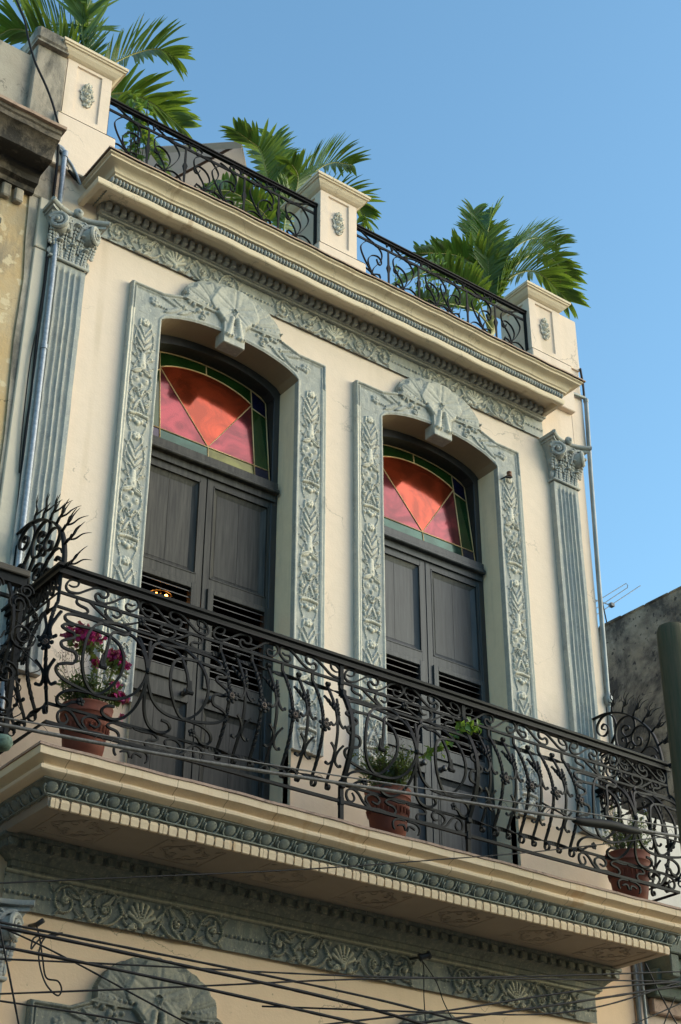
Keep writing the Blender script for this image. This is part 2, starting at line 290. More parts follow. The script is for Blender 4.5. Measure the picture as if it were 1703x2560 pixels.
GD={'arc':[[-0.057,1.49],[-0.189,1.492],[-0.302,1.47],[-0.41,1.426],[-0.52,1.352],[-0.612,1.268],[-0.699,1.157],[-0.747,1.044],[-0.774,0.928],[-0.778,0.849]],'g1':[[-0.188,1.355],[-0.159,1.365],[-0.156,1.39],[-0.187,1.405],[-0.221,1.373],[-0.224,1.331],[-0.182,1.3],[-0.13,1.318],[-0.101,1.366],[-0.107,1.418],[-0.156,1.467],[-0.226,1.479],[-0.284,1.447],[-0.314,1.383],[-0.314,1.323],[-0.29,1.255],[-0.237,1.191]],'g2':[[-0.42,1.267],[-0.457,1.269],[-0.453,1.293],[-0.418,1.314],[-0.386,1.299],[-0.381,1.259],[-0.42,1.211],[-0.479,1.209],[-0.52,1.241],[-0.529,1.308],[-0.493,1.368],[-0.42,1.387],[-0.349,1.359],[-0.311,1.301],[-0.303,1.233],[-0.316,1.159],[-0.342,1.127]],'g3':[[-0.544,1.141],[-0.546,1.16],[-0.568,1.155],[-0.585,1.121],[-0.566,1.087],[-0.516,1.098],[-0.482,1.15],[-0.49,1.205],[-0.536,1.248],[-0.595,1.248],[-0.655,1.207],[-0.679,1.147],[-0.661,1.09],[-0.618,1.042],[-0.548,1.008]],'g4':[[-0.378,1.179],[-0.371,1.205],[-0.39,1.213],[-0.418,1.195],[-0.423,1.152],[-0.401,1.119],[-0.364,1.123],[-0.33,1.154]],'g5':[[-0.451,1.111],[-0.452,1.09],[-0.485,1.083],[-0.498,1.104],[-0.478,1.143],[-0.441,1.146],[-0.407,1.111]],'g6':[[-0.618,1.042],[-0.674,1.034],[-0.72,1.002],[-0.749,0.953]],'g7':[[-0.654,0.939],[-0.678,0.954],[-0.705,0.945],[-0.721,0.906]],'t1':[[-0.276,1.479],[-0.282,1.525],[-0.256,1.594],[-0.271,1.662]],'t1b':[[-0.282,1.525],[-0.301,1.524],[-0.356,1.535],[-0.401,1.588]],'t1c':[[-0.282,1.525],[-0.294,1.605]],'t4':[[-0.699,1.157],[-0.752,1.179],[-0.813,1.153],[-0.894,1.173]],'t4b':[[-0.752,1.179],[-0.823,1.224]],'t4c':[[-0.747,1.193],[-0.768,1.237],[-0.826,1.269]],'t5':[[-0.755,0.996],[-0.814,1.011],[-0.859,0.984],[-0.931,0.994]],'t6':[[-0.786,0.816],[-0.84,0.806],[-0.895,0.844],[-0.937,0.87]],'t6b':[[-0.839,0.798],[-0.917,0.809],[-0.976,0.802]]}
PR={'a':[[-1.798,5.804],[-1.906,5.764],[-1.967,5.703],[-1.966,5.619],[-1.917,5.537],[-1.871,5.468],[-1.852,5.402]],'b':[[-1.906,5.764],[-1.81,5.77],[-1.735,5.692],[-1.723,5.626],[-1.771,5.518],[-1.853,5.407],[-1.925,5.37],[-1.949,5.394],[-1.936,5.43]],'c':[[-1.908,5.598],[-1.928,5.549],[-1.962,5.555],[-1.96,5.607],[-1.917,5.636],[-1.847,5.61],[-1.808,5.545],[-1.817,5.476],[-1.859,5.396]],'d':[[-1.852,5.402],[-1.772,5.43],[-1.708,5.403],[-1.681,5.347]],'e':[[-1.839,5.41],[-1.875,5.339]],'f':[[-2.04,5.81],[-2.051,5.836],[-2.037,5.861],[-2.002,5.849],[-1.983,5.787],[-1.966,5.83],[-1.927,5.862],[-1.891,5.84],[-1.909,5.803]],'g':[[-2.374,5.856],[-2.262,5.796],[-2.164,5.751],[-2.043,5.767]],'h':[[-1.864,5.761],[-1.743,5.817],[-1.632,5.827],[-1.547,5.836],[-1.496,5.808],[-1.542,5.756],[-1.558,5.78]],'i':[[-2.043,5.767],[-2.018,5.621],[-2.016,5.51],[-2.017,5.351]]}
PALM=[[[[[-2.193,0.9,6.871],[-2.281,0.9,7.277],[-2.344,0.9,7.503],[-2.329,0.9,7.764],[-2.263,0.9,8.111]],1.0],[[[-2.178,0.9,6.88],[-2.178,1.0,7.289],[-2.275,1.1,7.666],[-2.324,1.2,8.023],[-2.353,1.3,8.425]],0.9],[[[-2.178,0.9,6.88],[-2.092,0.86,7.102],[-1.937,0.82,7.322],[-1.758,0.78,7.508],[-1.602,0.74,7.604],[-1.468,0.7,7.556]],0.95],[[[-2.212,0.8,6.657],[-2.06,0.74,6.712],[-1.89,0.68,6.779],[-1.71,0.62,6.733],[-1.574,0.56,6.621],[-1.437,0.5,6.481]],1.0],[[[-2.207,0.8,6.601],[-2.07,0.71,6.632],[-1.936,0.62,6.524],[-1.855,0.53,6.252],[-1.792,0.44,5.974],[-1.703,0.35,5.736]],0.85],[[[-2.238,0.9,6.842],[-2.496,0.96,7.187],[-2.698,1.02,7.289],[-2.845,1.08,7.334],[-2.953,1.14,7.315],[-3.036,1.2,7.221]],1.0],[[[-2.198,1.0,6.992],[-2.278,1.12,7.473],[-2.406,1.24,7.746],[-2.531,1.36,7.962],[-2.688,1.48,8.137],[-2.797,1.6,8.304]],0.8]],[[[[0.0,0.9,6.089],[-0.097,0.88,6.475],[-0.231,0.86,6.828],[-0.336,0.84,7.1],[-0.47,0.82,7.13],[-0.647,0.8,7.142]],0.75],[[[0.077,1.0,6.199],[0.033,1.075,6.688],[0.016,1.15,7.146],[0.047,1.225,7.519],[0.117,1.3,7.902]],0.8],[[[0.103,1.0,6.252],[0.152,0.98,6.765],[0.283,0.96,7.113],[0.439,0.94,7.366],[0.62,0.92,7.552],[0.846,0.9,7.635]],0.95],[[[0.208,1.1,6.376],[0.436,1.06,6.897],[0.716,1.02,7.232],[0.926,0.98,7.234],[1.035,0.94,7.053],[0.963,0.9,6.839]],0.8],[[[-0.085,0.8,5.975],[-0.321,0.725,6.163],[-0.601,0.65,6.167],[-0.87,0.575,6.076],[-1.155,0.5,5.823]],0.8],[[[-0.102,0.8,5.928],[-0.418,0.7,5.92],[-0.723,0.6,5.818],[-1.016,0.5,5.679],[-1.296,0.4,5.472]],0.7],[[[0.0,0.9,6.089],[-0.024,0.825,6.396],[0.028,0.75,6.649],[0.008,0.675,6.825],[-0.12,0.6,6.856]],0.7]],[[[[2.804,1.0,6.434],[2.817,1.0,6.97],[2.834,1.0,7.415],[2.852,1.0,7.805],[2.907,1.0,8.017],[3.017,1.0,8.262]],0.75],[[[2.83,1.0,6.488],[2.972,0.967,7.047],[3.144,0.933,7.307],[3.409,0.9,7.496],[3.587,0.867,7.463],[3.734,0.833,7.335],[3.858,0.8,7.219]],1.0],[[[2.93,1.1,6.661],[3.053,1.14,7.288],[3.29,1.18,7.817],[3.624,1.22,8.251],[3.983,1.26,8.539],[4.334,1.3,8.63]],0.95],[[[2.88,1.1,6.574],[2.892,1.12,7.195],[2.742,1.14,7.419],[2.512,1.16,7.436],[2.259,1.18,7.352],[1.988,1.2,7.226]],0.9],[[[2.781,1.0,6.424],[2.542,0.95,6.823],[2.216,0.9,6.829],[1.871,0.85,6.694],[1.468,0.8,6.295]],0.85],[[[2.891,1.1,6.58],[2.95,1.15,7.332],[2.926,1.2,7.711],[2.921,1.25,8.064],[2.938,1.3,8.413]],0.75],[[[2.83,1.0,6.488],[3.133,1.02,7.337],[3.47,1.04,7.814],[3.8,1.06,8.056],[4.04,1.08,8.041],[4.25,1.1,7.95]],0.9],[[[2.731,0.9,6.338],[2.428,0.8,6.378],[2.079,0.7,6.227],[1.718,0.6,6.028],[1.369,0.5,5.852]],0.7]]]
CAB=[[[[-3.386,-1.25,-0.524],[-2.557,-1.25,-0.481],[-1.699,-1.25,-0.392],[-0.914,-1.25,-0.319],[-0.124,-1.25,-0.216],[1.076,-1.25,-0.096],[2.544,-1.25,0.037]],0.013,0.0],[[[-3.4,-1.27,-0.496],[-2.575,-1.27,-0.407],[-1.714,-1.27,-0.366],[-0.929,-1.27,-0.285],[-0.139,-1.27,-0.174],[1.062,-1.27,-0.048],[2.532,-1.27,0.098]],0.006,1.0],[[[-3.286,-1.5,-1.682],[-3.209,-1.5,-1.678],[-2.859,-1.5,-1.681],[-2.428,-1.5,-1.696],[-1.938,-1.5,-1.707],[-1.505,-1.5,-1.717],[-1.166,-1.5,-1.724],[-0.715,-1.5,-1.749],[-0.38,-1.5,-1.789]],0.011,0.0],[[[-3.244,-1.4,-1.629],[-3.166,-1.4,-1.629],[-2.811,-1.4,-1.627],[-2.439,-1.4,-1.639],[-1.935,-1.4,-1.633],[-1.437,-1.4,-1.642],[-1.092,-1.4,-1.644],[-0.633,-1.4,-1.657],[-0.43,-1.4,-1.664],[-0.009,-1.4,-1.699]],0.008,1.0],[[[-3.318,-1.6,-1.807],[-3.242,-1.6,-1.803],[-2.85,-1.6,-1.8],[-2.108,-1.6,-1.829],[-1.572,-1.6,-1.85],[-1.3,-1.6,-1.855],[-0.989,-1.6,-1.87]],0.01,0.0],[[[-3.175,-1.3,-1.791],[-3.097,-1.3,-1.781],[-2.59,-1.3,-1.717],[-2.043,-1.3,-1.655],[-1.369,-1.3,-1.579],[-0.887,-1.3,-1.53],[-0.341,-1.3,-1.451],[0.507,-1.3,-1.317],[1.036,-1.3,-1.249],[2.052,-1.3,-1.103]],0.006,0.0],[[[-3.219,-1.45,-2.006],[-3.144,-1.45,-1.991],[-2.449,-1.45,-1.869],[-1.672,-1.45,-1.718],[-1.471,-1.45,-1.68],[-1.255,-1.45,-1.633],[-0.738,-1.45,-1.538],[0.078,-1.45,-1.418],[0.607,-1.45,-1.324],[1.238,-1.45,-1.206],[1.89,-1.45,-1.09]],0.006,1.0],[[[-3.239,-1.5,-2.04],[-3.163,-1.5,-2.042],[-2.872,-1.5,-2.03],[-2.609,-1.5,-2.032],[-2.358,-1.5,-2.037],[-2.25,-1.5,-2.049]],0.006,0.0],[[[-3.155,-1.2,-1.571],[-3.071,-1.2,-1.594],[-2.862,-1.2,-1.623],[-2.59,-1.2,-1.7],[-2.252,-1.2,-1.827],[-1.966,-1.2,-1.891],[-1.79,-1.2,-1.952]],0.006,0.0],[[[-3.354,-1.7,-1.61],[-3.284,-1.7,-1.789],[-3.24,-1.7,-1.911],[-3.183,-1.7,-2.071],[-3.138,-1.7,-2.205]],0.006,1.0],[[[-3.094,-1.05,-1.327],[-2.72,-1.05,-1.237],[-2.278,-1.05,-1.138],[-1.807,-1.05,-1.025],[-1.212,-1.05,-0.889],[-1.111,-1.05,-0.857],[-0.669,-1.05,-0.755],[-0.334,-1.05,-0.661],[0.204,-1.05,-0.516],[0.562,-1.05,-0.425],[0.493,-1.05,-0.453],[0.872,-1.05,-0.345],[1.316,-1.05,-0.223],[1.803,-1.05,-0.076],[2.53,-1.05,0.138]],0.005,1.0],[[[-1.288,-1.5,-1.903],[-0.911,-1.5,-1.812],[-0.514,-1.5,-1.72],[-0.093,-1.5,-1.629],[-0.349,-1.5,-1.697],[-0.029,-1.5,-1.611],[0.548,-1.5,-1.451],[1.084,-1.5,-1.312],[1.82,-1.5,-1.179]],0.007,0.0],[[[-0.295,-1.35,-1.711],[0.103,-1.35,-1.619],[0.687,-1.35,-1.483],[1.157,-1.35,-1.366],[1.722,-1.35,-1.211],[1.989,-1.35,-1.154]],0.009,0.0],[[[-0.462,-1.55,-1.718],[-0.027,-1.55,-1.665],[0.302,-1.55,-1.635],[0.621,-1.55,-1.578],[1.012,-1.55,-1.484],[1.311,-1.55,-1.367],[1.655,-1.55,-1.225],[1.814,-1.55,-1.18]],0.006,1.0],[[[1.702,-1.3,-1.031],[1.78,-1.3,-1.176],[1.881,-1.3,-1.317],[1.972,-1.3,-1.423]],0.006,0.0],[[[1.815,-1.3,-1.445],[1.879,-1.3,-1.328],[1.973,-1.3,-1.22],[2.05,-1.3,-1.135]],0.005,1.0],[[[1.328,-1.4,-1.534],[1.482,-1.4,-1.474],[1.639,-1.4,-1.406],[1.912,-1.4,-1.291]],0.005,0.0]]
WIRE=[[[[0.521,-0.3,-0.965],[0.542,-0.3,-1.049],[0.536,-0.3,-1.221],[0.545,-0.3,-1.419]],0.004],[[[0.511,-0.32,-0.996],[0.636,-0.32,-1.124],[0.695,-0.32,-1.25],[0.771,-0.32,-1.36]],0.004],[[[-2.611,-1.0,-1.497],[-2.705,-1.0,-1.532],[-2.739,-1.0,-1.615],[-2.724,-1.0,-1.699],[-2.677,-1.0,-1.786],[-2.608,-1.0,-1.832],[-2.584,-1.0,-1.8],[-2.61,-1.0,-1.757],[-2.681,-1.0,-1.749],[-2.712,-1.0,-1.659],[-2.74,-1.0,-1.558],[-2.769,-1.0,-1.485]],0.005],[[[-2.727,-1.0,-1.531],[-2.778,-1.0,-1.554],[-2.787,-1.0,-1.614],[-2.764,-1.0,-1.581],[-2.73,-1.0,-1.546],[-2.631,-1.0,-1.51]],0.005]]
SLEEVE=[[1.16,-1.24,-0.096],[1.262,-1.24,-0.088],[1.524,-1.24,-0.055],[1.722,-1.24,-0.047],[1.871,-1.24,-0.034]]
LW=[[[-3.397,-0.12,6.263],[-3.29,-0.12,6.064],[-3.234,-0.12,5.887],[-3.184,-0.12,5.751],[-3.13,-0.12,5.638],[-3.029,-0.12,5.476],[-2.95,-0.12,5.32],[-2.874,-0.12,5.121]]]
# ------------------------------------------------------------------ relief carving: height fields
class Field:
    def __init__(s, x0, x1, z0, z1, d=.0062):
        s.nx = int(round((x1-x0)/d))+1; s.nz = int(round((z1-z0)/d))+1
        s.xs = np.linspace(x0, x1, s.nx); s.zs = np.linspace(z0, z1, s.nz)
        s.X, s.Z = np.meshgrid(s.xs, s.zs); s.H = np.zeros_like(s.X); s.mask = np.ones_like(s.X, bool)
        s.x0, s.z0, s.dx, s.dz = x0, z0, (x1-x0)/(s.nx-1), (z1-z0)/(s.nz-1)
    def win(s, x, z, r):
        i0 = max(int((x-r-s.x0)/s.dx), 0); i1 = min(int((x+r-s.x0)/s.dx)+2, s.nx)
        j0 = max(int((z-r-s.z0)/s.dz), 0); j1 = min(int((z+r-s.z0)/s.dz)+2, s.nz)
        return (slice(j0, j1), slice(i0, i1)) if i1 > i0 and j1 > j0 else None
    def dot(s, x, z, r, h, base=0., soft=.5):
        q = s.win(x, z, r)
        if q is None: return
        d2 = ((s.X[q]-x)**2+(s.Z[q]-z)**2)/(r*r)
        v = np.where(d2 < 1, base+h*np.power(np.clip(1-d2, 0, 1), soft), 0)
        s.H[q] = np.maximum(s.H[q], v)
    def cut(s, x, z, r, h):
        q = s.win(x, z, r)
        if q is None: return
        d2 = ((s.X[q]-x)**2+(s.Z[q]-z)**2)/(r*r)
        s.H[q] -= np.where(d2 < 1, h*(1-d2), 0)*.5
    def stroke(s, pts, r, h, r1=None, n=5, cut=False, base=0.):
        P = cr([(p[0], p[1], 0) for p in pts], n); L = len(P)
        for i, p in enumerate(P):
            t = i/(L-1)
            rr = r+((r1 if r1 is not None else r)-r)*t
            if cut: s.cut(p.x, p.y, rr, h)
            else: s.dot(p.x, p.y, rr, h*min(1, rr/max(r, 1e-6)*1.1), base)
    def line(s, a, b, r, h):
        ax, az = a; bx, bz = b; L2 = (bx-ax)**2+(bz-az)**2
        t = np.clip(((s.X-ax)*(bx-ax)+(s.Z-az)*(bz-az))/L2, 0, 1)
        d2 = ((s.X-ax-t*(bx-ax))**2+(s.Z-az-t*(bz-az))**2)/(r*r)
        s.H = np.maximum(s.H, np.where(d2 < 1, h*np.sqrt(np.clip(1-d2, 0, 1)), 0))
    def leaf(s, a, b, wd, h, bend=.0, groove=True):
        a = Vector(a); b = Vector(b); d = b-a; nrm = Vector((-d.y, d.x))
        L = 12
        for i in range(L+1):
            t = i/L; p = a+d*t+nrm*bend*math.sin(math.pi*t)
            s.dot(p.x, p.y, max(.004, wd*math.sin(math.pi*(.12+.86*t))**.8), h)
        if groove:
            for i in range(1, 2*L): 
                t = i/(2*L); p = a+d*t+nrm*bend*math.sin(math.pi*t); s.cut(p.x, p.y, .006, h*.5)
    def spiral(s, cx, cz, R, turns, r, h, a0=0, sgn=1, tail=None):
        n = int(turns*14); pts = []
        for i in range(n+1):
            t = i/n; a = a0+sgn*turns*2*math.pi*t; q = R*(1-t*.88); pts.append((cx+q*math.cos(a), cz+q*math.sin(a)))
        s.stroke(pts, r, h, r*.8, 1)
        s.dot(pts[-1][0], pts[-1][1], r*1.7, h*1.25)
    def smooth(s, k=1):
        for _ in range(k):
            H = s.H; G = H.copy(); G[1:-1,1:-1] = (H[1:-1,1:-1]*4+H[:-2,1:-1]+H[2:,1:-1]+H[1:-1,:-2]+H[1:-1,2:])/8; s.H = G
    def rough(s, amp, seed=0):
        g = np.random.RandomState(seed)
        for k, a in ((3, .35), (7, .6), (14, 1.)):
            small = g.rand(max(2, s.nz//k)+2, max(2, s.nx//k)+2)-.5
            zi = np.linspace(0, small.shape[0]-1.001, s.nz); xi = np.linspace(0, small.shape[1]-1.001, s.nx)
            z0 = zi.astype(int); x0 = xi.astype(int); fz = (zi-z0)[:, None]; fx = (xi-x0)[None, :]
            v = (small[z0][:, x0]*(1-fz)*(1-fx)+small[z0+1][:, x0]*fz*(1-fx)+small[z0][:, x0+1]*(1-fz)*fx+small[z0+1][:, x0+1]*fz*fx)
            s.H += amp*a*v
    def mesh(s, name, mat, parent, fn, back, hmax, smoothshade=True):
        # fn(x, z, h) -> world position; back = depth h value of the wall behind
        idx = -np.ones_like(s.X, int); M_ = s.mask
        cell = M_[:-1,:-1] & M_[1:,:-1] & M_[:-1,1:] & M_[1:,1:]
        used = np.zeros_like(M_); used[:-1,:-1] |= cell; used[1:,:-1] |= cell; used[:-1,1:] |= cell; used[1:,1:] |= cell
        jj, ii = np.nonzero(used); idx[jj, ii] = np.arange(len(jj))
        V = [fn(s.X[j,i], s.Z[j,i], s.H[j,i]) for j, i in zip(jj, ii)]
        hg = [float(s.H[j,i]) for j, i in zip(jj, ii)]
        cj, ci = np.nonzero(cell)
        Fc = [(int(idx[j,i]), int(idx[j,i+1]), int(idx[j+1,i+1]), int(idx[j+1,i])) for j, i in zip(cj, ci)]
        # skirt
        cp = np.zeros((cell.shape[0]+2, cell.shape[1]+2), bool); cp[1:-1,1:-1] = cell
        sk_ = {}
        def bk(j, i):
            k = (j, i)
            if k not in sk_: sk_[k] = len(V); V.append(fn(s.X[j,i], s.Z[j,i], back)); hg.append(0.)
            return sk_[k]
        for j, i in zip(cj, ci):
            J, I = j+1, i+1
            if not cp[J-1, I]: Fc.append((bk(j,i), bk(j,i+1), int(idx[j,i+1]), int(idx[j,i])))
            if not cp[J+1, I]: Fc.append((int(idx[j+1,i]), int(idx[j+1,i+1]), bk(j+1,i+1), bk(j+1,i)))
            if not cp[J, I-1]: Fc.append((bk(j+1,i), bk(j,i), int(idx[j,i]), int(idx[j+1,i])))
            if not cp[J, I+1]: Fc.append((bk(j,i+1), bk(j+1,i+1), int(idx[j+1,i+1]), int(idx[j,i+1])))
        me = bpy.data.meshes.new(name); me.from_pydata(V, [], Fc); me.materials.append(mat)
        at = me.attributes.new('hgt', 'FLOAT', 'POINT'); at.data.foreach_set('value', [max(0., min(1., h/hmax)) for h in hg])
        me.polygons.foreach_set('use_smooth', [smoothshade]*len(me.polygons)); me.update()
        try: me.set_sharp_from_angle(angle=R_(50))
        except Exception: pass
        o = bpy.data.objects.new(name, me); COL.objects.link(o)
        if parent: o.parent = parent
        return o
# ================================================================== GROUND
g = MB(); g.add([(-300,-300,-5.6),(300,-300,-5.6),(300,300,-5.6),(-300,300,-5.6)], [(0,1,2,3)])
tag(g.build('street', M_asph), kind='structure')
g = MB(); g.box(-60, 60, -2.2, .3, -5.59, -5.46, .02); tag(g.build('pavement', M_nbg), kind='structure')
# ================================================================== THE TOWNHOUSE
B = empty('townhouse', (0, 0, -5.46))
tag(B, 'cream two-storey townhouse with grey-green carved stucco ornament and a long iron balcony', 'building')
def P(mb, name, mat, smooth=False, ang=None, par=None):
    o = mb.build(name, mat, None, smooth, ang)
    if par is None: unparent_loc(o, B)
    else: o.parent = par
    return o
def attach(o, par=None):
    if par is None: unparent_loc(o, B)
    else: o.parent = par
    return o
CX = (-1.112, 1.112); WI = .6676; ZS = 3.722; FLOOR = -.375
def archz(dx):                                # intrados height over the half opening
    t = min(1., abs(dx)/WI); return ZS+.165*(1-t*t)**.62*(1-.0*t) if t < 1 else ZS
NA = 28
arch = [(-WI+2*WI*i/NA) for i in range(NA+1)]
# --- main wall, with the arched openings cut out
WL, WR, WT, WB = -2.91, 2.965, 4.80, -5.46
wm = MB()
def quadw(x0, x1, z0, z1, zt=None, y=0):
    wm.add([(x0,y,z0),(x1,y,z0),(x1,y,z1),(x0,y,z1)], [(0,1,2,3)])
edges = [WL, CX[0]-WI, CX[0]+WI, CX[1]-WI, CX[1]+WI, WR]
ZPL = .43
for a, b in ((0,1),(2,3),(4,5)): quadw(edges[a], edges[b], ZPL, WT)
quadw(WL, WR, -.40, FLOOR)
for cx in CX:
    for i in range(NA):
        xa, xb = arch[i], arch[i+1]
        wm.add([(cx+xa,0,archz(xa)),(cx+xb,0,archz(xb)),(cx+xb,0,WT),(cx+xa,0,WT)], [(0,1,2,3)])
wm.add([(WR,0,-5.46),(WR,7,-5.46),(WR,7,WT),(WR,0,WT)], [(0,1,2,3)])
wm.add([(WL,0,-5.46),(WL,7,-5.46),(WL,7,WT),(WL,0,WT)], [(3,2,1,0)])
wm.add([(WL,7,-5.46),(WR,7,-5.46),(WR,7,WT),(WL,7,WT)], [(0,1,2,3)])
wm.box(WR-.09, WR+.075, -.003, .5, 4.42, 5.06)         # stepped end of the wall beside the cornice
P(wm, 'wall', M_wall)
M_dado = stucco('pinkish_dado', (.68,.52,.385), (.62,.46,.33), .6, 1.5, (.45,.30,.18), .4, (.6,.8), 2)
for a, b in ((0,1),(2,3),(4,5)): pl = MB(); pl.box(edges[a], edges[b], -.012, .05, FLOOR-.02, ZPL); P(pl, 'dado', M_dado)
lo = MB(); lo.add([(WL,0,-5.46),(WR,0,-5.46),(WR,0,-.40),(WL,0,-.40)], [(0,1,2,3)]); P(lo, 'lower_wall', M_low)
rf = MB(); rf.box(WL+.02, WR-.02, .02, 6.98, 4.70, 4.785); P(rf, 'roof_terrace', M_nbg)
rm = MB(); rm.box(-2.6, 2.6, .3602, 3.4, FLOOR-.03, 4.2); rm.f = [f for f in rm.f if f != (0,1,5,4)]
rm.add([(-2.6,.3602,FLOOR-.03),(CX[0]-WI,.3602,FLOOR-.03),(CX[0]-WI,.3602,4.2),(-2.6,.3602,4.2)], [(0,1,2,3)])
rm.add([(CX[0]+WI,.3602,FLOOR-.03),(CX[1]-WI,.3602,FLOOR-.03),(CX[1]-WI,.3602,4.2),(CX[0]+WI,.3602,4.2)], [(0,1,2,3)])
rm.add([(CX[1]+WI,.3602,FLOOR-.03),(2.6,.3602,FLOOR-.03),(2.6,.3602,4.2),(CX[1]+WI,.3602,4.2)], [(0,1,2,3)])
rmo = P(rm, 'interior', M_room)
# --- stucco reveals
for cx in CX:
    rv = MB()
    for s in (-1, 1):
        x = cx+s*WI; vs = [(x,-.045,FLOOR),(x,.36,FLOOR),(x,.36,ZS),(x,-.045,ZS)]
        rv.add(vs, [(0,1,2,3) if s > 0 else (3,2,1,0)])
    P(rv, 'door_reveal', M_rev)
    iv = MB()
    for i in range(NA):
        xa, xb = arch[i], arch[i+1]
        iv.add([(cx+xa,-.045,archz(xa)),(cx+xb,-.045,archz(xb)),(cx+xb,.36,archz(xb)),(cx+xa,.36,archz(xa))], [(0,1,2,3)])
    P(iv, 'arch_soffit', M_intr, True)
# --- carved surrounds
def motif(f, cx, z, s=1.):                    # one repeat of the candelabra carving, going down from z
    e = lambda x, y: (cx+x*s, z-y*s)
    H = .020
    for k in range(6):
        a = math.pi*k/3; p = e(.021*math.cos(a), .021*math.sin(a)); f.dot(p[0], p[1], .017*s, H)
    p = e(0,0); f.dot(p[0], p[1], .012*s, H*1.3)
    for q in (-1, 1):
        f.stroke([e(q*.045,-.01), e(q*.05,.04), e(q*.02,.09), e(0,.14)], .010*s, H*.8, .007*s)
        f.leaf(e(0,.21), e(q*.065,.09), .016*s, H, q*.02*s)
        f.leaf(e(0,.27), e(q*.07,.17), .016*s, H, q*.02*s)
        f.leaf(e(0,.31), e(q*.06,.235), .012*s, H*.9, q*.01*s)
        f.dot(*e(q*.075,.335), .014*s, H*1.1); f.stroke([e(q*.075,.335), e(q*.05,.35), e(q*.03,.39)], .007*s, H*.7)
        f.leaf(e(q*.005,.455), e(q*.085,.50), .022*s, H*1.1, -q*.022*s)
        for r, hh in ((.029, .5), (.020, .8)): f.dot(*e(q*.042,.555), r*s, H*hh, soft=.3)
        f.cut(*e(q*.042,.555), .012*s, H); f.dot(*e(q*.042,.555), .006*s, H*1.2)
        f.stroke([e(q*.085,.54), e(q*.085,.60), e(q*.04,.665), e(q*.008,.70)], .0075*s, H*.8, .006*s)
        f.stroke([e(q*.008,.70), e(q*.03,.645), e(q*.065,.655), e(q*.085,.70)], .009*s, H, .006*s)
        f.spiral(*e(q*.060,.765), .026*s, 1.2, .0075*s, H, a0=math.pi*.5, sgn=-q)
        f.leaf(e(0,.735), e(q*.05,.845), .013*s, H, q*.008*s)
        f.stroke([e(q*.085,.80), e(q*.07,.84)], .008*s, H)
        f.dot(*e(q*.03,.935), .020*s, H*1.2); f.dot(*e(q*.068,.945), .015*s, H)
    for q in (-1, 1):
        f.stroke([e(q*(.034+.050*abs(math.sin(math.pi*y_/.36))), y_) for y_ in [i*.045 for i in range(24)]], .0055*s, H*.6, .0055*s, 5)
        for y_ in (.07, .24, .33, .42, .62, .72, .86): f.leaf(e(q*.05, y_+.03), e(q*.098, y_-.012), .010*s, H*.85, q*.006)
    f.stroke([e(0,.32), e(0,.42)], .024*s, H*.9, .034*s); f.cut(*e(0,.425), .012*s, H*.9)
    f.stroke([e(0,.60), e(0,.72)], .007*s, H*.8); f.dot(*e(0,.50), .018*s, H); f.dot(*e(0,.60), .015*s, H)
    for k in (-.02, 0, .02): f.stroke([e(0,.73), e(k*1.3,.84)], .005*s, H*.7)
    f.stroke([e(-.075,.885), e(0,.872), e(.075,.885)], .013*s, H*1.25); f.stroke([e(-.06,.905), e(.06,.905)], .010*s, H*.5)
    f.dot(*e(0,.95), .024*s, H*1.25)
def mold(f, pts, off=0):                      # a raised bead between two quirks
    f.stroke(pts, .007, .010, n=2); 
strip = Field(-.142, .142, .44, 3.735)
for k in range(4): motif(strip, -.006, 3.64-k*1.07)
strip.line((.103,.40), (.103,3.8), .007, .012); strip.line((.112,.40), (.112,3.8), .006, .016); strip.line((.134,.40), (.134,3.8), .011, .019)
strip.line((-.134,.40), (-.134,3.8), .012, .010)
strip.H[:, :] = np.where(strip.X > .112, np.maximum(strip.H, .012), strip.H)
strip.rough(.0022, 3)
HW = .95
def head_top(x):
    a = abs(x)
    if a > .66: return 4.0
    if a > .48: return 4.0+(.66-a)/.18*.065
    return 4.065+.315*math.sqrt(max(0, 1-(a/.492)**2.0))*(1+.018*math.cos(a*60))
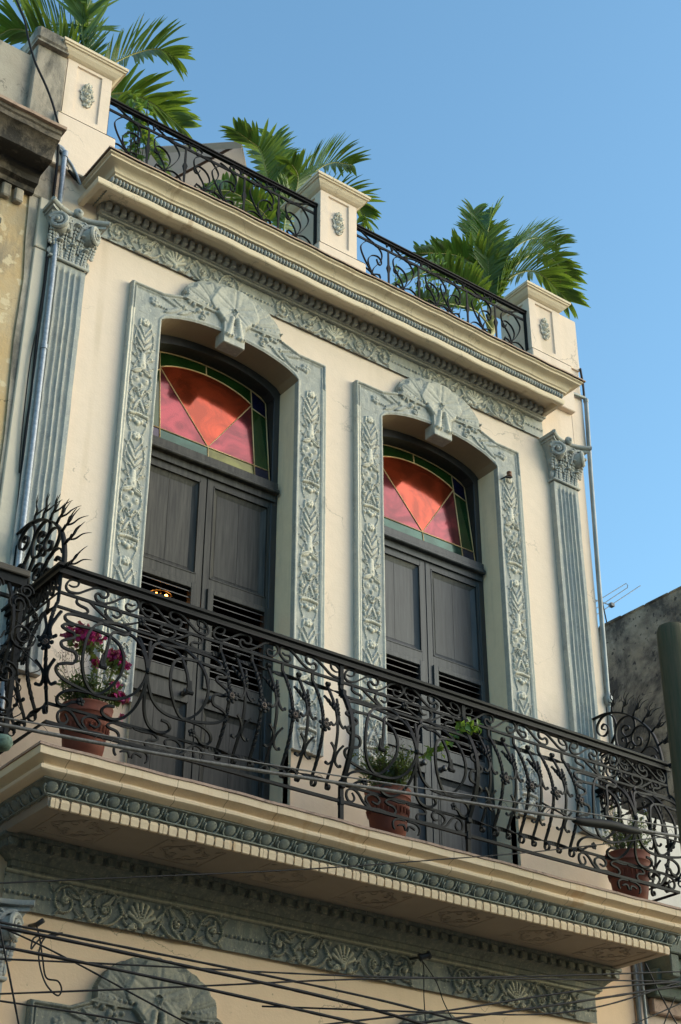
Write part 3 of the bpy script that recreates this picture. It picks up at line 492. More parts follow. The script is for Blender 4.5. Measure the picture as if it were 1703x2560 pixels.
def make_head(W=HW, inner=True):
    f = Field(-W, W, 3.70, 4.42)
    s = W/.95
    top = np.array([head_top(x/s) for x in f.xs]); low = np.array([archz(x) if abs(x) < WI else 3.735 for x in f.xs])
    f.mask = (f.Z <= top[None, :]+.0068) & (f.Z >= low[None, :]-.0068); f.s = s
    # edge mouldings
    for q in (-1, 1):
        for o, r, h in ((.012,.012,.022), (.040,.007,.012)):
            f.line((q*(W-o), 3.60), (q*(W-o), 4.0-o), r, h)
            f.line((q*(W-o), 4.0-o), (q*.66*s, 4.0-o), r, h); f.line((q*.66*s, 4.0-o), (q*.50*s, 4.055-o), r, h)
        # flower buds with leaves at the shoulders
        bx, bz = q*.74*s, 3.88
        for k in range(5):
            a = k*1.26; f.dot(bx+.026*math.cos(a), bz+.026*math.sin(a), .022, .024)
        f.dot(bx, bz, .014, .032)
        f.stroke([(bx-q*.03, bz-.02), (q*.60*s, 3.865), (q*.50*s, 3.93), (q*.36*s, 3.95)], .012, .022, .009)
        f.leaf((q*.50*s, 3.92), (q*.70*s, 3.965), .022, .024, q*.03); f.leaf((q*.50*s, 3.92), (q*.66*s, 3.815), .020, .022, -q*.03)
        f.leaf((q*.42*s, 3.93), (q*.58*s, 3.99), .018, .022, q*.02); f.leaf((q*.40*s, 3.94), (q*.52*s, 3.86), .018, .024, -q*.02)
        f.dot(q*.47*s, 3.955, .018, .03); f.dot(q*.33, 3.99, .024, .032); f.dot(q*.38, 4.02, .02, .03); f.dot(q*.30, 4.03, .02, .028)
        f.spiral(q*.30, 3.93, .035, 1.3, .010, .026, a0=1.5, sgn=q)
        f.spiral(q*.42, 4.03, .028, 1.2, .009, .026, a0=0, sgn=-q)
        # scallop leaf behind the flower: lobes with grooves between, scalloped rim
        dx_ = (f.X-q*.10)*q; dz_ = f.Z-4.03; an = np.arctan2(dz_/.80, dx_); ro = np.hypot(dx_, dz_/.80)
        Rm = .385+.016*np.cos(an*15); inn = (dx_ > -.02) & (an > .02) & (ro < Rm)
        lob = np.abs(np.sin(an*7.5+.2))
        hh = .014+.006*(ro/Rm)+.020*np.sqrt(lob)*np.clip(ro/.22, 0, 1)-.005*np.exp(-((lob-.72)/.10)**2); hh = hh*np.clip((Rm-ro)/.025, .35, 1)
        f.H = np.where(inn, np.maximum(f.H, hh), f.H)
        f.stroke([(q*.10, 4.075), (q*.27, 4.07), (q*.475, 4.105)], .017, .052, .013)
        # garland beads
        for k in range(3): f.dot(q*(.24+.05*k), 4.00-.012*k, .016, .026)
    for i in range(40):
        xa = -WI+2*WI*i/40; xb = -WI+2*WI*(i+1)/40; f.line((xa, archz(xa)+.022), (xb, archz(xb)+.022), .014, .012)
    # five petals
    fc = (-.0, 4.125)
    for k, (a, L, wd) in enumerate(((1.57,.225,.130), (2.72,.235,.125), (.42,.235,.125), (3.95,.185,.085), (5.48,.185,.085))):
        ux = (f.X-fc[0])*math.cos(a)+(f.Z-fc[1])*math.sin(a); vx = -(f.X-fc[0])*math.sin(a)+(f.Z-fc[1])*math.cos(a)
        t = np.clip(ux/L, 0, 1); wv = wd*np.sin(math.pi*(.07+.72*t))**.75*(1+.05*np.sin(t*9+k)); v = vx/np.maximum(wv, 1e-4)
        inn = (ux > 0) & (ux < L) & (np.abs(v) < 1)
        hh = .024+.022*t+.016*np.sqrt(np.clip(1-v*v, 0, 1)) - .012*np.exp(-(v/.10)**2)*(1-t*.5) - .008*np.exp(-((np.abs(v)-.48)/.10)**2)*(1-t)
        hh *= np.clip((1-t)/.10, .45, 1)**.5
        f.H = np.where(inn, np.maximum(f.H, hh), f.H)
    f.H = np.where(((f.X-fc[0])**2+(f.Z-fc[1]+.01)**2) < .026**2, f.H*.45, f.H)
    f.stroke([(-.028, 4.12), (-.012, 4.09), (0, 4.055), (.012, 4.09), (.028, 4.12)], .010, .060)
    # keystone with tassels
    kk = (abs(f.X) < .105-(.0)*f.Z) & (f.Z < 3.97)
    f.H = np.where(kk, np.maximum(f.H, .048), f.H)
    for q in (-1, 1):
        f.stroke([(q*.03, 4.03), (q*.045, 3.93), (q*.06, 3.85)], .030, .078, .042)
        for k in range(3): f.dot(q*(.03+.028*k), 3.845-.006*(k % 2), .020, .088)
    f.stroke([(0, 4.02), (0, 3.86)], .012, .03, .012, 8, cut=True)
    f.mask |= kk & (f.Z > 3.765) & (abs(f.X) < .105)
    f.H *= .80; f.rough(.0058, 5); return f
def HC(x, z, W=HW):                          # keep the carving's rim on its true outline
    s = W/.95; lo_ = archz(x) if abs(x) < WI else 3.732
    if abs(x) < .105 and z < 3.9: lo_ = min(lo_, 3.765)
    return max(lo_, min(head_top(x/s), z))
head = make_head()
for cx in CX:
    for s in (-1, 1):
        c0 = cx+s*(WI+.141)
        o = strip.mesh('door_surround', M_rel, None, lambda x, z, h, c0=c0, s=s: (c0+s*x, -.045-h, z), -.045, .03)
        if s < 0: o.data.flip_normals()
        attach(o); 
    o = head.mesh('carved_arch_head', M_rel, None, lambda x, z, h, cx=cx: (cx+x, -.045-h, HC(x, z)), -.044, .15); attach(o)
    bk_ = MB()                                 # the body of the surround between wall and carving
    bk_.box(cx-.104, cx+.104, -.080, .05, 3.765, 3.885, .006)
    P(bk_, 'keystone', M_rel)
# --- friezes
def make_frieze(x0, x1, z0, z1, pal, period, seed):
    f = Field(x0, x1, z0, z1); zc = (z0+z1)/2-.01; Hh = (z1-z0)
    k_ = -3
    cs = [pal+period*k for k in range(-3, 4)]
    s = Hh/.212
    for c in cs:
        if c < x0-1 or c > x1+1: continue
        for k in range(7):
            a = math.pi*(.08+.14*k); f.stroke([(c, zc-.05*s), (c+.085*s*math.cos(a), zc-.02*s+.085*s*math.sin(a))], .007, .020, .017*s, 8)
        f.dot(c, zc-.06*s, .022, .028); 
        for q in (-1, 1):
            e = lambda x, y: (c+q*x, zc+y*s)
            f.spiral(c+q*.06, zc-.075*s, .028, 1.1, .009, .022, a0=0, sgn=-q)
            f.stroke([e(.04,-.085), e(.12,-.06), e(.15,.02), e(.20,.085), e(.29,.085), e(.345,.02), e(.31,-.05), e(.25,-.055), e(.225,-.01), e(.25,.03), e(.28,.015)], .0095, .023, .008)
            f.stroke([e(.15,-.03), e(.20,-.075), e(.27,-.098), e(.36,-.09), e(.42,-.03), e(.46,.05), e(.53,.085), e(.60,.05), e(.615,-.02), e(.57,-.07), e(.51,-.05), e(.50,0), e(.54,.02)], .0095, .023, .008)
            f.leaf(e(.20,.08), e(.27,.005), .016, .020, .01); f.leaf(e(.33,.06), e(.40,.085), .014, .022, .01); f.leaf(e(.42,-.02), e(.36,.04), .014, .022, .01)
            f.leaf(e(.30,-.09), e(.225,-.03), .013, .02, .0); f.leaf(e(.45,.02), e(.53,.045), .012, .022, 0); f.leaf(e(.40,-.06), e(.47,-.09), .014, .022, 0)
            f.stroke([e(.26,0), e(.34,.0), e(.50,-.01), e(.60,-.005)], .006, .016)
            f.dot(*e(.375,.0), .014, .024); f.dot(*e(.12,.07), .015, .024); f.dot(*e(.165,-.095), .013, .022); f.dot(*e(.60,.095), .010, .02)
            f.leaf(e(.56,.06), e(.55,-.03), .012, .02)
            for (a_, b_, w__, bd_) in (((.10,-.03),(.17,.05),.014,.01),((.20,.03),(.16,.09),.012,0),((.30,.085),(.37,.045),.014,.0),((.36,-.09),(.30,-.04),.012,0),((.46,.05),(.40,.09),.013,0),((.48,-.04),(.42,-.085),.012,0),((.58,-.06),(.62,-.095),.011,0),((.53,.06),(.50,.02),.010,0),((.06,-.09),(.13,-.10),.012,0),((.62,.03),(.66,.08),.010,0)):
                f.leaf(e(*a_), e(*b_), w__, .020, bd_)
            f.spiral(*e(.27,-.01), .030, 1.3, .0075, .022, a0=1, sgn=q); f.spiral(*e(.545,.0), .028, 1.3, .0075, .022, a0=2, sgn=-q)
            for k in range(5): f.dot(*e(.655+.036*k,-.01), .013 if k % 2 else .009, .02)
    f.stroke([(x0, z1-.012), (x1, z1-.012)], .010, .018, n=600); f.H[-2:, :] = .014
    f.rough(.0022, seed); return f
fz = make_frieze(-2.40, 2.43, 4.31, 4.535, -.06, 1.62, 2)
xl = fz.X; edge = 4.318+.006*np.sin(xl*2.3)
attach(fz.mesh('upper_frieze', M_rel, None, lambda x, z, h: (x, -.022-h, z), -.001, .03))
fz = make_frieze(-2.55, 2.50, -1.10, -.865, -1.585, 1.62, 9)
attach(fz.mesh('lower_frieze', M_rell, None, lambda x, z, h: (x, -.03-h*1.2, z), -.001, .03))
# --- swept mouldings
def sweep(prof, xl, xr, y0, name, mat, smooth=True, wob=0, par=None, n=1, ang=32, depth=.02):
    mb = MB(); m_ = len(prof); cols = []
    g_ = random.Random(len(name)+int(xr*10))
    xs = []
    def col(kind, t=0):
        r = []
        for k, (o, z) in enumerate(prof):
            if kind == 'l': r.append((xl-o, depth, z))
            elif kind == 'cl': r.append((xl-o, y0-o, z))
            elif kind == 'cr': r.append((xr+o, y0-o, z))
            elif kind == 'r': r.append((xr+o, depth, z))
            else: x = xl-o+(xr+o-xl+o)*t; r.append((x, y0-o+wobf(x, 1)*wob, z+wobf(x, 0)*wob))
        return r
    cols = [col('l'), col('cl')]+[col('m', i/n) for i in range(1, n)]+[col('cr'), col('r')]
    vs = [p for c in cols for p in c]; fs = []
    for i in range(len(cols)-1):
        for k in range(m_-1): fs.append((i*m_+k, (i+1)*m_+k, (i+1)*m_+k+1, i*m_+k+1))
    mb.add(vs, fs); return P(mb, name, mat, smooth, ang, par)
def wobf(x, s): return math.sin(x*3.1+s*2)*.5+math.sin(x*7.7+1.3+s)*.35+math.sin(x*17.+s*3)*.25
# top cornice: tile lip, cyma, bead bed, fascia, soffit
cor = sweep([(0.0,4.80),(.478,4.80),(.488,4.795),(.488,4.782)], -2.1, 2.1, 0, 'cornice', M_tile, n=70, wob=.005)
sweep([(.470,4.782),(.470,4.768),(.452,4.760),(.450,4.745),(.432,4.738),(.405,4.732),(.385,4.722),(.372,4.705),(.366,4.688),(.352,4.680),(.350,4.664),(.31,4.664)], -2.1, 2.1, 0, 'cornice_moulding', M_trim, n=80, wob=.006, par=cor, ang=40)
sweep([(.31,4.664),(.312,4.60),(.31,4.59)], -2.14, 2.1, 0, 'bead_bed', M_egg, par=cor)
sweep([(.31,4.590),(.336,4.588),(.338,4.578),(.330,4.545),(.322,4.538),(.285,4.538),(.283,4.60),(.16,4.605),(.14,4.615),(.10,4.618),(0,4.618)], -2.25, 2.1, 0, 'cornice_fascia', M_trim, n=60, wob=.006, par=cor, ang=30)
be = MB(); x = -2.46; k = 0
while x < 2.41:
    be.ell((x, -.325, 4.628), (.0135, .026, .030), 6, 6); x += .031 if k % 9 else .036; k += 1
for i in range(9): be.ell((-2.445-.005, -.29+i*.031, 4.628), (.026, .0135, .030), 6, 6)
P(be, 'bead_row', M_relp, True, par=cor)
dm = sweep([(.075,4.618),(.075,4.525),(.058,4.520),(.055,4.505),(.03,4.50)], -2.34, 2.36, 0, 'dentil_bed', M_rel, par=cor)
de = MB(); x = -2.36; k = 0
while x < 2.37:
    de = MB(); de.box(x-.021, x+.021, -.128, -.07, 4.535, 4.60, .006); P(de, 'dentil', M_rel, par=cor); x += .068 if k % 9 != 8 else .098; k += 1
# --- balcony slab
bal = sweep([(0.,FLOOR+.004),(.172,FLOOR+.004),(.186,FLOOR),(.186,-.392)], -2.62, 2.62, -.69, 'balcony_slab', M_tile, n=70, wob=.005)
sweep([(.178,-.392),(.175,-.440),(.162,-.447),(.134,-.458),(.116,-.472),(.114,-.482),(.138,-.487),(.147,-.498),(.145,-.514),(.128,-.529),(.104,-.536),(.100,-.540),(.06,-.540)], -2.62, 2.62, -.69, 'balcony_moulding', M_slab, n=80, wob=.003, par=bal, ang=38)
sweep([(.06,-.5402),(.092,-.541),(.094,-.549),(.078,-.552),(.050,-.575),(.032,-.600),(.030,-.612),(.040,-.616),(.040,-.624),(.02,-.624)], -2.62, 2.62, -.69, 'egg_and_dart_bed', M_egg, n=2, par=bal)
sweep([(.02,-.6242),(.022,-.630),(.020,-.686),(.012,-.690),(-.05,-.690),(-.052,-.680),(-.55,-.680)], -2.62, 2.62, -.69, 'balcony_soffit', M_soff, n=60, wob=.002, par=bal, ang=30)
eg = MB()
def egg(px, py, ux, uy, nx, ny):              # unit along (ux,uy), outward (nx,ny)
    Mx = Matrix(((ux, nx, 0), (uy, ny, 0), (0, 0, 1)))
    tilt = Matrix.Rotation(R_(-38), 3, 'X')
    Mm = Mx @ tilt
    o_ = Vector((nx, ny, 0))*.050
    c = Vector((px, py, -.583))+o_
    eg.ell(c, (.043, .012, .039), 12, 7, Mm)
    ring = [c+Mm @ Vector((.050*math.cos(a), .006, .050*math.sin(a))) for a in [R_(-200+i*22) for i in range(10)]]
    eg.tube(ring, .0075, 5)
    for k in (-.012, .008): 
        p = Vector((px, py, 0))+Vector((ux, uy, 0))*(.067+k)
        q = [Vector((p.x, p.y, -.550))+Vector((nx, ny, 0))*.076, Vector((p.x, p.y, -.580))+Vector((nx, ny, 0))*.054, Vector((p.x, p.y, -.608))+Vector((nx, ny, 0))*.036]
        eg.tube(q, [.009, .008, .004], 5)
n_ = 39
for i in range(n_): egg(-2.64+5.28*i/(n_-1), -.69, 1, 0, 0, -1)
for i in range(5): egg(-2.62, -.60+.135*i, 0, 1, -1, 0)
P(eg, 'egg_and_dart', M_egg, True, par=bal)
fl_ = MB(); n_ = 78
for i in range(n_):                           # fluted cove under the eggs: alternating raised tongues
    x = -2.60+5.2*i/(n_-1)
    fl_.tube([(x, -.712, -.690), (x, -.716, -.655), (x, -.713, -.640), (x, -.70, -.634)], [.9, 1, .8, .4], flat=(.0290, .010), ref=(1,0,0))
    fl_.box(x-.0285, x+.0285, -.722, -.700, -.697, -.684, .004)
P(fl_, 'fluting', M_slab, par=bal)
sp = MB()
for i in range(7):                            # framed lozenge panels on the underside
    c = -2.30+i*.762
    sp = MB()
    for a, b in ((-.21,.21),):
        fr_ = [(c+a,-.655),(c+b,-.655),(c+b,-.26),(c+a,-.26),(c+a,-.655)]
        sp.tube([(x, y, -.681) for x, y in fr_], 1, flat=(.0022, .009), ref=(0,0,1))
        sp.tube([(c-.18,-.457,-.6815),(c,-.63,-.6815),(c+.18,-.457,-.6815),(c,-.285,-.6815),(c-.18,-.457,-.6815)], 1, flat=(.0024, .005), ref=(0,0,1))
        for q in (-1, 1):
            for v in (-1, 1):
                for (R0, ox, oy) in ((.045,.06,.06), (.03,.13,.03), (.028,.035,.125)):
                    pp = [(c+q*(ox+R0*(1-t*.07)*math.cos(t*.6)), -.457+v*(oy+R0*(1-t*.07)*math.sin(t*.6)), -.6815) for t in range(12)]
                    sp.tube(pp, 1, flat=(.0024, .004), ref=(0,0,1))
                sp.tube([(c+q*.14, -.457+v*.17, -.6815), (c+q*.19, -.457+v*.15, -.6815), (c+q*.16, -.457+v*.11, -.6815)], 1, flat=(.0024, .005), ref=(0,0,1))
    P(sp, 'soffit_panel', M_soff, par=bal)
# entablature beneath the balcony
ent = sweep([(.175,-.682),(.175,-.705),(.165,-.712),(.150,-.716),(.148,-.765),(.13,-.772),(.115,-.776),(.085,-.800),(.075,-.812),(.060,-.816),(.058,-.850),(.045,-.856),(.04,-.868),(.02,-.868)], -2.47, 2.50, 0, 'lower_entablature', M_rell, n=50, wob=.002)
tm = MB(); x = -2.58
while x < 2.62:
    tm = MB(); tm.box(x-.030, x+.030, -.176, -.14, -.758, -.714, .004); tm.box(x-.022, x+.022, -.182, -.15, -.768, -.752, .003); P(tm, 'dentil', M_rell, par=ent); x += .098
# --- pilasters with capitals
def pilaster(cx, ztop, zbot, dz=0, hw=.155):
    mb = MB()
    nf = 5; pts = []; N = 60
    for i in range(N+1):
        u = -1+2*i/N; a = abs(u); f = 0
        t = (u+1)/2*6.4-.7
        if -.0 <= t <= 5.0:
            fr = t-math.floor(t); 
            if .12 < fr < .88: f = math.sin((fr-.12)/.76*math.pi)**.6*.022
        pts.append((cx+u*hw, -.062+f))
    zz = [zbot, zbot+.04, zbot+.06]+[zbot+.06+(ztop-zbot-.16)*k/30 for k in range(1, 31)]+[ztop-.07, ztop-.05, ztop]
    vs = []; g_ = random.Random(int(cx*10)+5)
    for k, z in enumerate(zz):
        for (x, y) in pts:
            flat_ = z < zbot+.05 or z > ztop-.06
            vs.append((x+wobf(z*2+cx, 1)*.002, (-.062 if flat_ else y)+wobf(z*3+x*9, 0)*.0015, z))
    n_ = len(pts); fs = [(k*n_+i, k*n_+i+1, (k+1)*n_+i+1, (k+1)*n_+i) for k in range(len(zz)-1) for i in range(n_-1)]
    mb.add(vs, fs)
    for s in (0, n_-1):
        b0 = len(mb.v)
        for k in range(len(zz)): p = vs[k*n_+s]; mb.v.append((p[0], -.001, p[2]))
        for k in range(len(zz)-1): mb.f.append((k*n_+s, (k+1)*n_+s, b0+k+1, b0+k) if s == 0 else (b0+k, b0+k+1, (k+1)*n_+s, k*n_+s))
    mb.add([(cx-hw,-.062,zbot),(cx+hw,-.062,zbot),(cx+hw,0,zbot),(cx-hw,0,zbot)], [(3,2,1,0)])
    p_ = P(mb, 'pilaster', M_relp, True, 50)
    cap_ = MB()
    Z0 = ztop
    cap_.tube([(cx-hw-.012,-.0,Z0+.012),(cx-hw-.012,-.078,Z0+.012),(cx+hw+.012,-.078,Z0+.012),(cx+hw+.012,0,Z0+.012)], .014, 8)
    # bell
    prof = [(hw*.98,-.055,Z0+.02),(hw*1.0,-.07,Z0+.12),(hw*1.08,-.085,Z0+.24),(hw*1.2,-.11,Z0+.33),(hw*1.42,-.14,Z0+.40)]
    vs = []
    for (h_, y, z) in prof: vs += [(cx-h_, 0, z), (cx-h_, y, z), (cx, y-.01, z), (cx+h_, y, z), (cx+h_, 0, z)]
    fs = [(k*5+i, k*5+i+1, (k+1)*5+i+1, (k+1)*5+i) for k in range(4) for i in range(4)]
    cap_.add(vs, fs)
    # concave abacus
    ab = []
    for i in range(13):
        u = -1+i/6; ab.append((cx+u*.248, -.200+.085*(1-u*u)))
    for (z, k) in ((Z0+.405, .97), (Z0+.452, 1.0)):
        pass
    poly = [(cx-.248, .0)]+ab+[(cx+.248, .0)]
    for (za, zb, o) in ((Z0+.400, Z0+.425, -.018), (Z0+.425, Z0+.462, .0)):
        n2 = len(poly)
        def off(p): return (cx+(p[0]-cx)*(1+o/.248), p[1]-(o if p[1] < -.01 else 0))
        v2 = [(*off(p), za) for p in poly]+[(*off(p), zb) for p in poly]
        cap_.add(v2, [tuple(range(n2)), tuple(range(2*n2-1, n2-1, -1))]+[(i, (i+1) % n2, n2+(i+1) % n2, n2+i) for i in range(n2)])
    cap_.tube([(x, y-.004, Z0+.446) for x, y in ab], .020, 8)
    cap_.ell((cx, -.150, Z0+.462), (.042, .03, .042), 10, 6); cap_.ell((cx, -.178, Z0+.462), (.018, .012, .018), 8, 5)
    for q in (-1, 1):                        # corner volutes, set diagonally
        vc = Vector((cx+q*.158, -.150, Z0+.300)); ax = Vector((q*.62, -.78, 0)).normalized(); side = Vector((-ax.y*q, ax.x*q, 0)).normalized()*q
        lat = Vector((0,0,1)).cross(ax)
        sp_ = []
        for i in range(30):
            t = i/29; a = -q*math.pi*.35+q*t*2*math.pi*1.9+math.pi/2; rr = .080*(1-t*.86)
            sp_.append(vc+ax*(.02*t)+lat*(rr*math.cos(a))+Vector((0,0,1))*(rr*math.sin(a)))
        cap_.tube(sp_, [.022*(1-.55*i/29) for i in range(30)], 7)
        dsk = []
        for i in range(16): a = i*math.pi/8; dsk.append(vc-ax*.012+lat*(.074*math.cos(a))+Vector((0,0,.074*math.sin(a))))
        bk2 = [p-ax*.10 for p in dsk]
        cap_.add(dsk+bk2, [tuple(range(16)), tuple(range(31, 15, -1))]+[(i, (i+1) % 16, 16+(i+1) % 16, 16+i) for i in range(16)])
        cap_.ell(vc+ax*.03, (.018,.018,.018), 8, 5)
        cap_.tube(cr([(cx+q*.03,-.12,Z0+.22),(cx+q*.05,-.14,Z0+.33),(cx+q*.10,-.15,Z0+.380),(cx+q*.16,-.16,Z0+.388)], 5), .016, 6)
        iv_ = []                              # small inner volutes
        for i in range(16): t = i/15; a = math.pi/2-q*t*7; rr = .036*(1-t*.8); iv_.append((cx+q*.055+rr*math.cos(a), -.150, Z0+.355+rr*math.sin(a)))
        cap_.tube(iv_, .009, 6)
    def acan(x, y, z, h, wd, lean, sx=0):     # one acanthus leaf: lobes up a curling spine
        for k in range(6):
            t = k/5; zz_ = z+h*t; yy = y-lean*t*t; 
            for q in (-1, 1):
                lw = wd*(1-.45*t); cap_.ell((x+sx*t+q*lw*.62, yy-.004, zz_), (lw*.45, .013, h*.13), 7, 5, Matrix.Rotation(q*R_(-35), 3, 'Y'))
            cap_.ell((x+sx*t, yy-.012, zz_), (wd*.22, .012, h*.13), 6, 5)
        cap_.ell((x+sx, y-lean-.014, z+h), (wd*.62, .026, h*.10), 8, 5)
    for x_, sx in ((-.10,-.01),(0,0),(.10,.01)): acan(cx+x_, -.072, Z0+.035, .125, .048, .028, sx)
    for x_, sx in ((-.150,-.03),(-.055,-.01),(.055,.01),(.150,.03)): acan(cx+x_, -.080, Z0+.13, .135, .046, .040, sx)
    acan(cx, -.10, Z0+.20, .13, .05, .05)
    for q in (-1, 1):
        cap_.ell((cx+q*.165, -.05, Z0+.07), (.020,.02,.04), 7, 5); cap_.ell((cx+q*.175, -.06, Z0+.20), (.024,.03,.035), 7, 5)
    o = cap_.build('capital', M_relp, p_, True); 
    try: o.data.set_sharp_from_angle(angle=R_(45))
    except Exception: pass
    return p_
pilaster(-2.630, 3.85, .44); pilaster(2.640, 3.85, .44)
pilaster(-2.66, -1.55, -5.2, hw=.16)
# --- parapet piers
def pier(cx, yb=.42):
    mb = MB(); hw = .2085
    mb.box(cx-.268, cx+.268, -.062, yb+.06, 4.786, 5.345, .008)
    mb.add([(cx-.268,-.062,5.345),(cx+.268,-.062,5.345),(cx+.268,yb+.06,5.345),(cx-.268,yb+.06,5.345),(cx-hw,-.002,5.395),(cx+hw,-.002,5.395),(cx+hw,yb,5.395),(cx-hw,yb,5.395)], [(0,1,5,4),(1,2,6,5),(2,3,7,6),(3,0,4,7)])
    # shaft with recessed panels front and left
    z0, z1, px, d = 5.39, 6.09, .118, .016
    def face(o, u, nrm, W):
        o = Vector(o); u = Vector(u); nrm = Vector(nrm)
        pt = lambda a, z, dd=0: tuple(o+u*a+Vector((0,0,z))-nrm*dd)
        A_ = [pt(-W,z0),pt(W,z0),pt(W,z1),pt(-W,z1)]; w2 = W-(hw-px); Bq = [pt(-w2,z0+.075),pt(w2,z0+.075),pt(w2,z1-.085),pt(-w2,z1-.085)]
        Cq = [pt(-w2+.006,z0+.081,d),pt(w2-.006,z0+.081,d),pt(w2-.006,z1-.091,d),pt(-w2+.006,z1-.091,d)]
        mb.add(A_+Bq+Cq, [(0,1,5,4),(1,2,6,5),(2,3,7,6),(3,0,4,7),(4,5,9,8),(5,6,10,9),(6,7,11,10),(7,4,8,11),(8,9,10,11)])
    face((cx,0,0), (1,0,0), (0,-1,0), hw); face((cx-hw,yb/2,0), (0,-1,0), (-1,0,0), yb/2); face((cx+hw,yb/2,0), (0,1,0), (1,0,0), yb/2)
    face((cx,yb,0), (-1,0,0), (0,1,0), hw)
    o = P(mb, 'parapet_pier', M_wall)
    cp_ = MB(); prof = [(0,6.035),(.012,6.040),(.030,6.052),(.055,6.080),(.068,6.104),(.082,6.108),(.084,6.122),(.096,6.126),(.098,6.150),(.088,6.156)]
    vs = []
    for (e, z) in prof: vs += [(cx-hw-e,-e,z),(cx+hw+e,-e,z),(cx+hw+e,yb+e,z),(cx-hw-e,yb+e,z)]
    fs = [(k*4+i, k*4+(i+1) % 4, (k+1)*4+(i+1) % 4, (k+1)*4+i) for k in range(len(prof)-1) for i in range(4)]
    fs.append(tuple((len(prof)-1)*4+i for i in range(4))); cp_.add(vs, fs); P(cp_, 'pier_cap', M_trim, par=o)
    f = Field(-.075, .075, -.135, .135, .006)
    f.mask[:] = False
    for (ox, oz, r) in ((0,.095,.036),(0,.05,.050),(0,0,.062),(-.01,-.05,.050),(.01,-.085,.040),(0,-.11,.03),(-.045,.02,.025),(.05,-.02,.022),(.02,.12,.02)):
        f.mask |= ((f.X-ox)**2+(f.Z-oz)**2) < r*r
    f.H[:] = .014
    f.spiral(-.02,.085,.026,1.2,.009,.034); f.spiral(.025,.06,.024,1.2,.009,.034,sgn=-1); f.spiral(0,0,.045,2,.009,.034)
    f.spiral(-.012,-.065,.026,1.2,.009,.034,sgn=-1); f.spiral(.02,-.085,.024,1.2,.009,.034); f.dot(0,.12,.016,.034); f.dot(0,-.118,.016,.03)
    f.dot(0,0,.016,.04); f.stroke([(-.05,.03),(0,.05),(.05,-.01),(0,-.05)], .008, .03)
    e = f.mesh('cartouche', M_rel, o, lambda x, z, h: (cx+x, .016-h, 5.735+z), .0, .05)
    return o
pier(0.008); pier(-2.608); pier(2.608)
sidep = MB(); sidep.box(2.80, 3.075, .02, .46, 5.42, 6.05); sidep.box(2.79, 3.075, .04, .46, 4.80, 5.42)
P(sidep, 'parapet_end', M_wall)
lb = MB(); lb.box(-2.90, -2.80, -.005, .42, 4.79, 5.42, .01); P(lb, 'parapet_plinth', M_trim)
